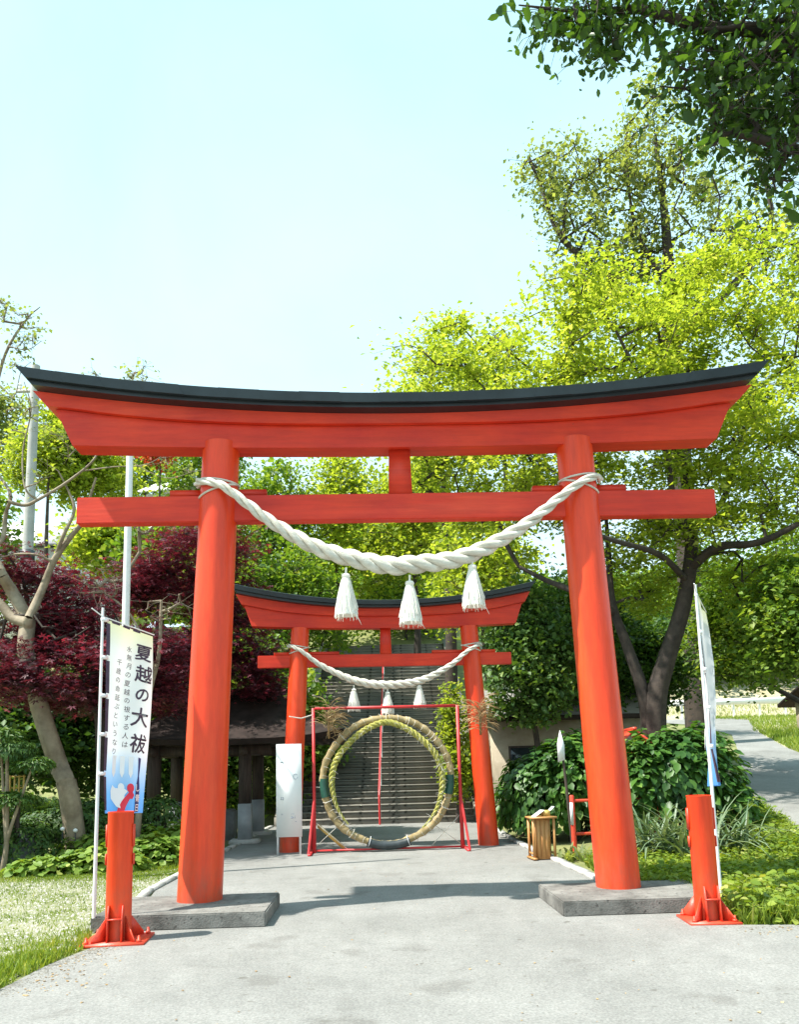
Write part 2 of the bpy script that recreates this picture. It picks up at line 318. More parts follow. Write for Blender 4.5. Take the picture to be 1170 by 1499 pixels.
def asphalt_mat():
    m = bpy.data.materials.new('worn_asphalt'); m.use_nodes = True; nt = m.node_tree; b = nt.nodes['Principled BSDF']; b.inputs['Roughness'].default_value = 0.88
    tc = nt.nodes.new('ShaderNodeTexCoord'); L = nt.links.new
    def noise(s, d=5, r=0.6):
        n = nt.nodes.new('ShaderNodeTexNoise'); n.inputs['Scale'].default_value = s; n.inputs['Detail'].default_value = d; n.inputs['Roughness'].default_value = r
        L(tc.outputs['Object'], n.inputs['Vector']); return n.outputs['Fac']
    def ramp(f, p0, p1, c0, c1):
        r = nt.nodes.new('ShaderNodeValToRGB'); r.color_ramp.elements[0].position = p0; r.color_ramp.elements[1].position = p1
        r.color_ramp.elements[0].color = rgb(c0); r.color_ramp.elements[1].color = rgb(c1); L(f, r.inputs[0]); return r.outputs[0]
    def mix(mode, f, a, c):
        x = nt.nodes.new('ShaderNodeMixRGB'); x.blend_type = mode
        if isinstance(f, float): x.inputs[0].default_value = f
        else: L(f, x.inputs[0])
        L(a, x.inputs[1])
        if isinstance(c, tuple): x.inputs[2].default_value = rgb(c)
        else: L(c, x.inputs[2])
        return x.outputs[0]
    base = ramp(noise(0.55, 6, 0.65), 0.32, 0.68, (0.195, 0.192, 0.182), (0.275, 0.27, 0.258))
    mid = ramp(noise(4.5, 6, 0.75), 0.3, 0.7, (0.88, 0.88, 0.87), (1.10, 1.10, 1.09))
    base = mix('MULTIPLY', 1.0, base, mid)
    base = mix('MULTIPLY', 1.0, base, ramp(noise(1.4, 3, 0.5), 0.60, 0.66, (1, 1, 1), (0.82, 0.81, 0.80)))
    fine = ramp(noise(55, 3, 0.7), 0.3, 0.72, (0.66, 0.66, 0.66), (1.26, 1.26, 1.24))
    c = mix('MULTIPLY', 1.0, base, fine)
    grit = ramp(noise(240, 2, 0.5), 0.25, 0.75, (0.7, 0.7, 0.7), (1.25, 1.25, 1.25))
    c = mix('MULTIPLY', 0.8, c, grit)
    spots = ramp(noise(7, 2, 0.4), 0.70, 0.76, (0, 0, 0), (1, 1, 1))
    c = mix('MIX', spots, c, (0.13, 0.125, 0.11))
    vo = nt.nodes.new('ShaderNodeTexVoronoi'); vo.feature = 'DISTANCE_TO_EDGE'; vo.inputs['Scale'].default_value = 0.28
    wv = nt.nodes.new('ShaderNodeMixRGB'); wv.blend_type = 'ADD'; wv.inputs[0].default_value = 0.5
    nn = nt.nodes.new('ShaderNodeTexNoise'); nn.inputs['Scale'].default_value = 1.6; nn.inputs['Detail'].default_value = 6
    L(tc.outputs['Object'], nn.inputs['Vector']); L(tc.outputs['Object'], wv.inputs[1]); L(nn.outputs['Color'], wv.inputs[2]); L(wv.outputs[0], vo.inputs['Vector'])
    crk = ramp(vo.outputs['Distance'], 0.0, 0.003, (0.6, 0.6, 0.6), (1, 1, 1))
    c = mix('MULTIPLY', 0.22, c, crk)
    L(c, b.inputs['Base Color'])
    bp = nt.nodes.new('ShaderNodeBump'); bp.inputs['Strength'].default_value = 0.5; bp.inputs['Distance'].default_value = 0.006
    L(noise(110, 3, 0.7), bp.inputs['Height']); L(bp.outputs[0], b.inputs['Normal'])
    return m
ASPH = asphalt_mat()
# forecourt + approach path
sheet('forecourt_road', [(-40, -25), (-40, 1.5), (-8, 2.6), (-3.5, 4.8), (-2.9, 5.7), (-2.86, 6.5), (-2.74, 7.05), (-2.95, 7.9)],
      [(40, -25), (40, 1.5), (30, 5.0), (20, 6.6), (14, 6.9), (8, 7.05), (4.5, 7.12), (2.95, 7.3)], ASPH, 0.004, 20)
sheet('approach_path', [(-2.95, 7.9), (-2.98, 9.2), (-3.18, 10.2), (-3.28, 14.7), (-3.4, 20.78)],
      [(2.95, 7.3), (2.5, 9.2), (2.38, 10.1), (2.08, 14.7), (1.95, 20.78)], ASPH, 0.004, 10)
sheet('side_road', [(5.2, 7.08), (5.45, 9.3), (5.75, 11.5), (6.35, 14.8), (8.2, 19.0), (10.2, 23.9), (12.2, 29.0), (12.8, 34), (11.5, 36.5), (4, 37.5)],
      [(11, 6.98), (10.2, 9.3), (9.6, 12), (9.8, 15.5), (10.9, 20), (11.9, 24.4), (13.5, 29.6), (16, 36), (16, 38.3), (4, 40.5)], ASPH, 0.012, 8)
GRAV = pmat('pale_gravel_and_turf', (0.15, 0.17, 0.06), (0.29, 0.28, 0.20), rough=0.95, scale=1.8, bump=1.0, bscale=40, c3=(0.13, 0.17, 0.04), dist=0.015)
sheet('gravel_yard', [(-14, 2.9), (-14, 5.7), (-14, 8), (-14, 10.2), (-13.5, 11.6), (-9, 11.9), (-6, 11.55)],
      [(-8.2, 2.75), (-2.96, 5.75), (-2.92, 6.6), (-3.15, 9.1), (-3.3, 10.2), (-3.36, 12.4), (-3.37, 12.9)], GRAV, 0.004, 12)
DRYG = pmat('dry_slope_ground', (0.36, 0.31, 0.18), (0.46, 0.43, 0.30), rough=0.95, scale=1.2, bump=0.6, bscale=18, c3=(0.25, 0.28, 0.08), dist=0.03)
sheet('dry_bank', [(11.9, 24.4), (13.5, 29.6), (16, 36), (16.2, 38.3), (5, 40.6)], [(26, 25), (26, 30), (26, 36), (26, 46), (5, 46)], DRYG, 0.006, 10)

def kerb(name, P, w, hh, label):
    e = empty(name); e['kind'] = 'structure'
    P = [Vector((a[0], a[1], 0)) for a in P]
    for a, b in zip(P[:-1], P[1:]):
        n = max(1, round((b-a).length/0.6)); d = (b-a)/n
        for i in range(n):
            c = a+d*(i+0.5); j = random.uniform(-0.004, 0.004)
            MB().box((c.x, c.y, hh/2-0.02+j), (d.length-0.012, w, hh), math.atan2(d.y, d.x)).build('kerb_stone', KERB, e, bevel=0.006)
kerb('path_kerb', [(2.46, 9.3), (2.44, 10.1), (2.14, 14.7), (2.02, 20.7)], 0.12, 0.07, '')
kerb('path_kerb', [(-3.1, 9.2), (-3.25, 10.2), (-3.35, 14.7), (-3.46, 20.8)], 0.11, 0.06, '')

# ------------------------------------------------------------------ stone stairs (41 steps)
st = empty('stone_stairs', (-0.6, 20.7, 0), 0, 'long flight of dark stone steps climbing the hill behind the rope ring', 'stairs')
NST = 41; RI, TR_ = 0.16, 0.30
stepm = []
for k in range(3):
    m = MB(); m.box((0, 0.16+0.02, RI/2-0.01), (4.9, 0.36, RI-0.02)); m.box((0, 0.155, RI-0.004-0.02+0.004), (4.92, 0.36, 0.035))
    stepm.append(m.me('step', STONE, bevel=0.006))
for i in range(NST):
    o = link('step', stepm[i % 3], st); o.location = (random.uniform(-.01, .01), i*TR_, i*RI)
for sx in (-2.62, 2.62):
    pts = [(sx-0.16, 0.0, -0.1), (sx-0.16, 0.0, 0.22), (sx-0.16, NST*TR_, NST*RI+0.22), (sx-0.16, NST*TR_, NST*RI-0.6), (sx-0.16, 0.5, -0.1)]
    MB().prism(pts, (0.32, 0, 0)).build('side_wall', STONE, st)
sb = MB().prism([(-2.45, 0.3, -0.1), (-2.45, NST*TR_, NST*RI-0.3), (-2.45, NST*TR_, -0.1)], (4.9, 0, 0)).build('stair_core', STONE, st)
# handrail up the middle
hr = empty('stair_handrail', (-0.62, 20.6, 0), 0, 'thin red and white handrail running up the middle of the stone steps', 'handrail')
slope = RI/TR_
MB().tube([(0, -0.15, 0.0), (0, -0.17, 0.75), (0, 0.0, 0.92), (0, NST*TR_, NST*RI+0.85)], 0.028, 8).build('rail', FRAMER, hr, True)
MB().tube([(0.0, -0.05, 0.55), (0, NST*TR_, NST*RI+0.45)], 0.018, 6).build('lower_rail', WPOLE, hr, True)
pm = MB().tube([(0, 0, 0), (0, 0, 0.82)], 0.022, 6).me('post', WPOLE, True)
for i in range(0, NST, 5):
    o = link('post', pm, hr); o.location = (0, i*TR_+0.2, i*RI+0.15)

# ------------------------------------------------------------------ torii gates
def beam(xt, xb, zt, zb, yh, n=28, x0=-1, x1=1, flare=0):
    """curved bar: xt/xb half-length at top and bottom edge, zt/zb functions of x"""
    V = []; F = []
    for i in range(n+1):
        t = x0+(x1-x0)*i/n; a, b = t*xt, t*xb
        V += [(b, -yh, zb(b)), (a, -yh-flare, zt(a)), (a, yh+flare, zt(a)), (b, yh, zb(b))]
    for i in range(n):
        for k in range(4): F.append((i*4+k, i*4+(k+1) % 4, i*4+4+(k+1) % 4, i*4+4+k))
    F += [(3, 2, 1, 0), (n*4, n*4+1, n*4+2, n*4+3)]
    m = MB(); m.add(V, [f[::-1] for f in F]); return m
def torii(loc, rz, label, s, sep, z0, ztop, lean, r0, r1, nw, nz, kz, tip, panels, wedge):
    """kz: (top, cap bottom, fascia bottom, kasagi bottom, shimaki bottom) at the middle; tip: (half length, rise)"""
    T = empty('torii_gate', loc, rz, label, 'torii gate', 'vermilion torii gates over the path')
    for sg in (-1, 1):
        m = MB(); prof = []
        V = []; F = []; n = 56; ns = 14
        for j in range(ns+1):
            z = z0-0.02+(ztop-z0+0.02)*j/ns; cx = sg*(sep/2-lean*(z-z0)); r = r0+(r1-r0)*(j/ns)
            for k in range(n): a = 2*math.pi*k/n; V.append((cx+r*math.cos(a), r*math.sin(a), z))
        for j in range(ns):
            for k in range(n): F.append((j*n+k, j*n+(k+1) % n, (j+1)*n+(k+1) % n, (j+1)*n+k))
        F += [list(range(n))[::-1], list(range(ns*n, (ns+1)*n))]
        m.add(V, F); m.build('pillar', RED, T, True)
    L, rise = tip; q = lambda x: rise*(abs(x)/L)**2.05
    k0, k1, k2, k3, k4 = kz
    hy = 0.16*s
    beam(L*0.905, L*0.858, lambda x: k3-0.004*s+q(x)*0.80*min(1, abs(x)/L*1.0+0.15), lambda x: k4+q(x)*0.24, hy-0.02*s).build('lintel_beam', REDB, T, True)
    beam(L*0.957, L*0.921, lambda x: k2+q(x)*0.93, lambda x: k3+q(x)*0.80*min(1, abs(x)/L*1.0+0.15), hy+0.045*s, flare=0.03*s).build('upper_beam', REDB, T, True)
    beam(L*0.957, L*0.942, lambda x: k1+q(x)*0.98, lambda x: k2+q(x)*0.93+0.002, hy+0.23*s).build('roof_fascia', ROOFU, T, True)
    # sheet metal cap in bays
    for i in range(panels):
        a, b = -1+2*i/panels, -1+2*(i+1)/panels; g = -0.0004; jz = 0.006*(i % 2)
        jy = random.uniform(-0.002, 0.002)*s
        if panels == 1: g = 0; jz = 0
        V = []; n = 4 if panels > 1 else 30
        for j in range(n+1):
            t = a+g+(b-a-2*g)*j/n; xa, xb2 = t*L*0.982, t*L*0.957; yy = hy+0.30*s+jy+jz
            V += [(xb2, -yy+0.02*s, k1+q(xb2)*0.98+0.003), (xa, -yy, k0+q(xa)-0.012*s), (xa, -yy+0.05*s, k0+q(xa)+0.004*s+jz), (xa, 0, k0+q(xa)+0.05*s+jz), (xa, yy-0.05*s, k0+q(xa)+0.004*s+jz), (xa, yy, k0+q(xa)-0.012*s), (xb2, yy-0.02*s, k1+q(xb2)*0.98+0.003)]
        F = [tuple([j*7+k, j*7+7+k, j*7+7+(k+1) % 7, j*7+(k+1) % 7][::-1][::-1]) for j in range(n) for k in range(7)]
        F += [tuple(range(7)), tuple(range(n*7, n*7+7))[::-1]]
        m = MB(); m.add(V, F); m.build('roof_panel' if panels > 1 else 'roof_cap', ROOFM, T, True)
    # tie beam, wedges, centre strut
    MB().box((0, 0, (nz[0]+nz[1])/2), (2*nw, 0.15*s, nz[1]-nz[0])).build('tie_beam', REDB, T, True, 0.008)
    for sg in (-1, 1):
        a, b = wedge
        zt = nz[1]+0.001
        mid = sep/2-lean*(zt-z0)
        for (x0, x1) in ((a, mid-r0*0.5), (mid+r0*0.5, b)):
            lo, hi = (x0, x1)
            MB().prism([(sg*lo, -0.055*s, zt), (sg*hi, -0.055*s, zt), (sg*hi, -0.055*s, zt+0.075*s), (sg*lo, -0.055*s, zt+0.075*s)][::sg], (0, 0.11*s, 0)).build('wedge', REDB, T, False, 0.004)
    w0, w1 = 0.12*s, 0.135*s
    MB().prism([(-w1, -0.07*s, nz[1]-0.01), (w1, -0.07*s, nz[1]-0.01), (w0, -0.07*s, k4+0.02), (-w0, -0.07*s, k4+0.02)], (0, 0.14*s, 0)).build('centre_strut', REDB, T, False, 0.006)
    return T
T1L, T1R = (0.057, 8.632), 0.037
T2L, T2R = (-0.262, 14.628), 0.077
torii((T1L[0], T1L[1], 0), T1R, 'tall near vermilion torii gate standing on two concrete pads, black curved roof', 1.0,
      4.49, 0.145, 5.2, 0.038, 0.236, 0.207, 3.65, (4.27, 4.575), (5.615, 5.50, 5.462, 5.36, 5.10), (4.31, 0.37), 19, (1.53, 2.62))
torii((T2L[0], T2L[1], 0), T2R, 'smaller far vermilion torii gate behind the rope ring, at the foot of the stairs', 0.8,
      3.652, -0.01, 4.10, 0.053, 0.19, 0.168, 2.4, (3.355, 3.585), (4.565, 4.475, 4.43, 4.30, 4.075), (2.92, 0.36), 1, (0.88, 2.1))
# concrete pads
def toW(T, rz, x, y): c, s = math.cos(rz), math.sin(rz); return (T[0]+x*c-y*s, T[1]+x*s+y*c)
for sx, lab in ((-1, 'low weathered concrete pad under the left pillar of the near torii'), (1, 'low weathered concrete pad under the right pillar of the near torii')):
    x, y = toW(T1L, T1R, sx*2.27, -0.24)
    o = MB().box((0, 0, 0.0725), (1.66, 1.16, 0.145)).build('concrete_pad', CONC, None, True, 0.012)
    o.location = (x, y, 0); o.rotation_euler = (0, 0, T1R)
    tag(o, lab, 'concrete pad', 'concrete pads of the near torii')

# ------------------------------------------------------------------ ropes
def crom(P, n):
    P = [Vector(p) for p in P]; P = [P[0]*2-P[1]]+P+[P[-1]*2-P[-2]]; out = []
    for i in range(1, len(P)-2):
        for k in range(n):
            t = k/n; a, b, c, d = P[i-1:i+3]
            out.append(0.5*((2*b)+(c-a)*t+(2*a-5*b+4*c-d)*t*t+(3*b-a-3*c+d)*t**3))
    return out+[P[-2]]
def twisted(path, rad, turns_per_m, mat, parent, name='strand', n=8, phase=0, ripple=True):
    """three strands laid round a path; rad is a function of 0..1"""
    m = len(path); d = [0]
    for i in range(1, m): d.append(d[-1]+(path[i]-path[i-1]).length)
    T = [(path[min(i+1, m-1)]-path[max(i-1, 0)]).normalized() for i in range(m)]
    for k in range(3):
        u = Vector((0, -1, 0.01)); pts = []; rs = []
        for i in range(m):
            u = (u-T[i]*u.dot(T[i])).normalized(); w = T[i].cross(u); r = rad(d[i]/d[-1])
            a = phase+2*math.pi*(k/3+d[i]*turns_per_m)
            pts.append(path[i]+(u*math.cos(a)+w*math.sin(a))*r*0.56); rs.append(r*0.50)
        MB().tube(pts, rs, n).build(name, mat, parent, True)
def rope_set(T, rz, name, label, P, ymid, rmid, rend, tpm, sc, n):
    e = empty(name, (T[0], T[1], 0), rz, label, 'sacred rope', 'twisted white ropes hung on the torii gates')
    path = crom(P, n)
    twisted(path, lambda t: rend+(rmid-rend)*max(0, math.sin(math.pi*t))**1.9, tpm, ROPE, e, n=10)
    return e
r1 = rope_set(T1L, T1R, 'shimenawa_rope', 'thick twisted white rope sagging between the pillars of the near torii',
    [(-2.32, -0.02, 4.72), (-2.24, -0.20, 4.70), (-2.0, -0.285, 4.62), (-1.73, -0.27, 4.42), (-1.43, -0.24, 4.19), (-0.9, -0.24, 3.88), (-0.25, -0.24, 3.70), (0.07, -0.24, 3.69), (0.68, -0.24, 3.77), (1.31, -0.24, 4.08), (1.80, -0.28, 4.44), (2.0, -0.29, 4.58), (2.2, -0.24, 4.68), (2.32, -0.05, 4.71)], 0, 0.104, 0.042, 1.6, 1, 22)
r2 = rope_set(T2L, T2R, 'shimenawa_rope', 'thinner twisted white rope sagging between the pillars of the far torii',
    [(-1.83, -0.02, 3.76), (-1.76, -0.17, 3.74), (-1.55, -0.22, 3.62), (-1.22, -0.2, 3.37), (-0.59, -0.2, 3.07), (0.03, -0.2, 2.98), (0.66, -0.2, 3.06), (1.2, -0.2, 3.33), (1.5, -0.22, 3.57), (1.72, -0.18, 3.70), (1.83, -0.03, 3.74)], 0, 0.080, 0.035, 2.0, 0.8, 20)
def wrap(e, cx, z, r, rr, mat, tilt=0.04, name='pillar_loop', sx=1):
    pts = [(cx+r*math.cos(a), r*math.sin(a), z+tilt*math.cos(a)*sx+0.02*math.sin(a)) for a in np.linspace(0, 2*math.pi, 33)]
    MB().tube(pts, rr, 6, False).build(name, mat, e, True)
def pcx(sep, lean, z, z0): return sep/2-lean*(z-z0)
for sg in (-1, 1):
    wrap(r1, sg*pcx(4.49, 0.038, 4.7, 0.15), 4.74, 0.222, 0.012, ROPE, 0.03, sx=sg)
    wrap(r1, sg*pcx(4.49, 0.038, 4.6, 0.15), 4.63, 0.222, 0.012, ROPE, 0.08, sx=-sg)
    wrap(r2, sg*pcx(3.652, 0.053, 3.7, 0), 3.76, 0.182, 0.011, ROPE, 0.03, sx=sg)
    wrap(r2, sg*pcx(3.652, 0.053, 3.7, 0), 3.68, 0.182, 0.011, ROPE, 0.06, sx=-sg)
def tassel(T, rz, x, y, ztop, h, r, label, loose):
    wx, wy = toW(T, rz, x, y)
    e = empty('rope_tassel', (wx, wy, ztop), rz, label, 'tassel', 'white tassels hanging from the sacred ropes')
    MB().lathe([(0.005, 0), (r*0.30, -0.012), (r*0.38, -h*0.07), (r*0.30, -h*0.125), (0.02, -h*0.14)], n=16).build('knot', TASSEL, e, True)
    MB().tube([(0, 0, 0.0), (0.004, 0, 0.06)], 0.012, 6).build('hanging_cord', TASSEL, e, True)
    m = MB(); m.lathe([(r*0.26, -h*0.12), (r*0.40, -h*0.22), (r*0.66, -h*0.55), (r*0.88, -h*0.93), (r*0.86, -h*0.97)], n=30, wob=lambda a, z: 1+0.05*math.sin(a*9+z*20))
    for i in range(150):
        a = random.uniform(0, 2*math.pi); k = random.uniform(0.9, 1.02); f = random.uniform(0.82, 1.10)
        p = lambda t, q: (q*r*math.cos(a+t*0.05), q*r*math.sin(a+t*0.05), -h*t)
        m.tube([p(0.1, 0.28), p(0.22, 0.42*k), p(0.55, 0.70*k), p(0.97*f, 0.94*k+0.03*random.random())], [0.004, 0.0045, 0.0045, 0.003], 3, False)
    m.build('fringe', TASSEL, e, True)
    for i in range(loose):
        a = random.uniform(-1.2, 0.8); d = random.uniform(0.2, 0.5)
        MB().tube([(r*0.8*math.cos(a)*0.9, -r*0.6, -h*0.9), (r*(0.85+d*0.3), -r*0.6, -h*(1.0+d*0.2)), (r*(0.95+d*0.6), -r*0.5, -h*(1.02+d*0.45))], 0.003, 3).build('loose_fibre', TASSEL, e)
for (x, zt, lab, lo) in ((-0.635, 3.625, 'left white fringe tassel on the near torii rope, a loose fibre trailing right', 3), (0.065, 3.53, 'middle white fringe tassel on the near torii rope, hanging lowest', 1), (0.765, 3.70, 'right white fringe tassel on the near torii rope, hanging highest', 2)):
    tassel(T1L, T1R, x, -0.25, zt-0.02, 0.49, 0.135, lab, lo)
for (x, zt, lab) in ((-0.62, 2.93, 'small left tassel on the far torii rope'), (0.005, 2.86, 'small middle tassel on the far torii rope, right above the straw ring'), (0.60, 2.97, 'small right tassel on the far torii rope')):
    tassel(T2L, T2R, x, -0.2, zt, 0.42, 0.125, lab, 0)

# ------------------------------------------------------------------ straw purification ring and its frame
RT, RZ = (-0.28, 14.12), 0.05
rg = empty('straw_ring', (RT[0], RT[1], 1.24), RZ, 'big round straw ring wound with a green twisted rope, standing on the path', 'straw ring')
def ring_pts(rad, y, a0, a1, n): return [Vector((rad(a)*math.cos(a), y, rad(a)*math.sin(a))) for a in np.linspace(a0, a1, n)]
pts = ring_pts(lambda a: 1.13+0.02*math.sin(2*a+1)+0.008*math.sin(7*a), 0.03, 0, 2*math.pi, 160)
MB().tube(pts, [0.062+0.006*math.sin(i*1.7)+0.004*math.sin(i*0.9) for i in range(160)], 14, False).build('straw_hoop', STRAW, rg, True)
m = MB()
for a in np.linspace(0, 2*math.pi, 46)[:-1]:
    c = Vector((1.12*math.cos(a), 0.03, 1.12*math.sin(a))); t = Vector((-math.sin(a), 0, math.cos(a))); o2 = Vector((math.cos(a), 0, math.sin(a)))
    m.tube([c+(o2*math.cos(b)+Vector((0, 1, 0))*math.sin(b))*0.071+t*0.03*math.sin(b) for b in np.linspace(0, 2*math.pi, 13)], 0.0035, 4, False)
m.build('binding', ROPE, rg, True)
def gr(a):
    d = abs((a-math.pi/2+math.pi) % (2*math.pi)-math.pi)    # angle from the top
    return 0.985+0.045*math.exp(-(d/0.25)**2)-0.035*math.exp(-((d-0.75)/0.35)**2)+0.07*max(0, (d-1.8))
pth = ring_pts(gr, -0.075, -math.pi/2+0.62, 3*math.pi/2-0.75, 260)
twisted(pth, lambda t: 0.058*(0.25+0.75*min(1, min(t, 1-t)*5.5)), 3.7, GROPE, rg, 'green_strand', 8)
MB().tube(ring_pts(lambda a: 1.135, 0.0, -math.pi/2-0.33, -math.pi/2+0.34, 16), 0.078, 12).build('black_wrap', BLACK, rg, True)
for a0, a1, mt in ((math.pi-0.05, math.pi+0.24, GTAPE), (-0.24, 0.06, GTAPE)):
    MB().tube(ring_pts(lambda a: 1.13, 0.02, a0, a1, 10), 0.079, 12).build('green_tape', mt, rg, True)
for a in (-math.pi/2-0.31, -math.pi/2+0.32, math.pi+0.30, 2.35, 1.2, math.pi/2, 0.75, -0.45, math.pi+0.95):
    c = Vector((1.11*math.cos(a), 0, 1.11*math.sin(a))); o2 = Vector((math.cos(a), 0, math.sin(a)))
    MB().tube([c+(o2*math.cos(b)+Vector((0, 1, 0))*math.sin(b))*0.088+Vector((0, 0, 0.02*math.sin(b))) for b in np.linspace(0, 2*math.pi, 15)], 0.005, 5, False).build('white_tie', WPOLE if a < 0 else ROPE, rg, True)
# loose straw whiskers on the green rope
m = MB()
for i in range(110):
    a = random.uniform(-0.9, math.pi+0.9); r = gr(a); c = Vector((r*math.cos(a), -0.14, r*math.sin(a)))
    d = Vector((random.gauss(0, 1), random.gauss(0, .5)-0.3, random.gauss(-0.6, 1))).normalized()*random.uniform(0.04, 0.16)
    m.tube([c, c+d*0.5+Vector((0, -0.01, 0.005)), c+d], [0.003, 0.0025, 0.001], 3, False)
m.build('loose_straw', ROPE, rg)['kind'] = 'stuff'
fr = empty('ring_frame', (RT[0], RT[1]+0.05, 0), RZ, 'square red metal frame holding up the big straw ring', 'frame')
for sg in (-1, 1):
    MB().box((sg*1.31, 0, 1.28), (0.055, 0.055, 2.56)).build('post', FRAMER, fr, False, 0.004)
    for dy in (-0.42, 0.42):
        f = MB(); f.tube([(sg*1.31, 0, 0.95), (sg*1.39, dy, 0.03)], 0.022, 6); f.build('brace', FRAMER, fr, True)
    MB().box((sg*1.37, 0, 0.02), (0.06, 0.95, 0.04), 0.0).build('foot', FRAMER, fr, False, 0.004)
MB().box((0, 0, 2.55), (2.56, 0.05, 0.05)).build('top_bar', FRAMER, fr, False, 0.004)
MB().box((0, 0, 0.045), (2.56, 0.04, 0.03)).build('bottom_bar', FRAMER, fr)
tw = MB()
for a, b in (((-1.31, 0, 0.55), (-0.72, 0, 0.05)), ((-1.31, 0, 0.1), (-0.85, 0, 0.5)), ((1.31, 0, 0.62), (0.75, 0, 0.06)), ((1.31, 0, 0.08), (0.8, 0, 0.45)), ((1.31, 0, 1.42), (1.10, -0.02, 1.40)), ((1.31, 0, 1.25), (1.12, -0.02, 1.3)), ((-1.31, 0, 1.16), (-1.1, -0.02, 1.13))):
    tw.tube([a, b], 0.006, 4)
tw.build('twine', ROPE, fr)
MB().box((-1.02, 0.1, 0.27), (0.62, 0.03, 0.06), 0, 0, 0.72).build('plank', YWOOD, fr)
MB().tube([(-1.75, 0.0, 2.42), (-1.53, -0.01, 2.38), (-1.31, -0.02, 2.44)], 0.011, 5).build('tied_cord', ROPE, fr, True)
def pampas(x, y, z, n, label, spread, lean):
    V = []; F = []; at = []
    o = empty('pampas_grass', (x, y, z), 0, label, 'dried grass', 'dry pampas grass tied to the ring frame')
    m = MB()
    for i in range(n):
        a = random.gauss(0, spread)+lean; b = random.gauss(0, 0.35); L = random.uniform(0.15, 0.48)
        pts = [Vector((random.gauss(0, .04), random.gauss(0, .04), random.gauss(0, .12)))]; d = Vector((math.sin(a), math.sin(b), math.cos(a)*0.9+0.2)).normalized()
        for k in range(5):
            pts.append(pts[-1]+d*L/5); d = (d+Vector((0.10*np.sign(a), 0, -0.30))).normalized()
        m.tube(pts, [0.003, 0.003, 0.004, 0.007, 0.006, 0.001], 3, False)
    me = m.me('plume', L_DRY); a = me.attributes.new('rnd', 'FLOAT', 'FACE'); a.data.foreach_set('value', np.random.default_rng(3).random(len(me.polygons)).astype(np.float32))
    p = link('plume', me, o); m2 = MB().tube([(0, 0.02, -0.3), (0, 0, 0.1)], 0.02, 6).me('stalk', L_DRY); link('stalk', m2, o)
pampas(-1.30, 13.95, 2.30, 110, 'dry brown pampas grass bunch at the top left corner of the ring frame', 0.7, 0.65)
pampas(1.42, 14.05, 2.3, 110, 'dry orange-brown pampas grass bunch on the far torii right pillar', 0.9, 0.1)

# ------------------------------------------------------------------ white notice board
bd = empty('notice_board', (-2.02, 14.0, 0), 0.05, 'tall narrow white notice board on two legs before the far torii left pillar', 'notice board')
MB().box((0.0, 0, 1.115), (0.45, 0.03, 1.62)).build('panel', WHITE, bd, False, 0.004)
for sx in (-0.205, 0.19): MB().box((sx, 0.03, 0.75), (0.035, 0.03, 1.5)).build('leg', WHITE, bd)
INKF = pmat('faint_grey_ink', (0.25, 0.27, 0.33), rough=0.8)
def strokes(parent, items, y, mat, name):
    m = MB()
    for (x, z, w, h) in items: m.box((x, y, z), (w, 0.002, h))
    m.build(name, mat, parent)
m = MB(); m.tube([(0.115+0.038*math.cos(a), -0.017, 1.35+0.045*math.sin(a)) for a in np.linspace(0.5, 6.2, 20)], 0.0035, 4, False)
m.build('printed_mark', INKF, bd)
strokes(bd, [(-0.13, 1.61, 0.06, 0.006), (-0.115, 1.605, 0.012, 0.02)], -0.017, INKF, 'printed_mark')
strokes(bd, [(-0.12, 0.99, 0.05, 0.006), (-0.10, 0.965, 0.008, 0.05), (-0.13, 0.955, 0.05, 0.006), (-0.14, 0.97, 0.006, 0.03)], -0.017, INKF, 'printed_mark')
strokes(bd, [(-0.13, 0.70, 0.006, 0.03), (-0.12, 0.69, 0.03, 0.006)], -0.017, INKF, 'printed_mark')
strokes(bd, [(0.06, 0.70, 0.06, 0.006), (0.05, 0.66, 0.03, 0.006), (0.055, 0.635, 0.04, 0.02), (0.1, 0.655, 0.006, 0.05), (0.10, 0.63, 0.03, 0.006), (0.12, 0.57, 0.03, 0.006)], -0.017, INKF, 'printed_mark')

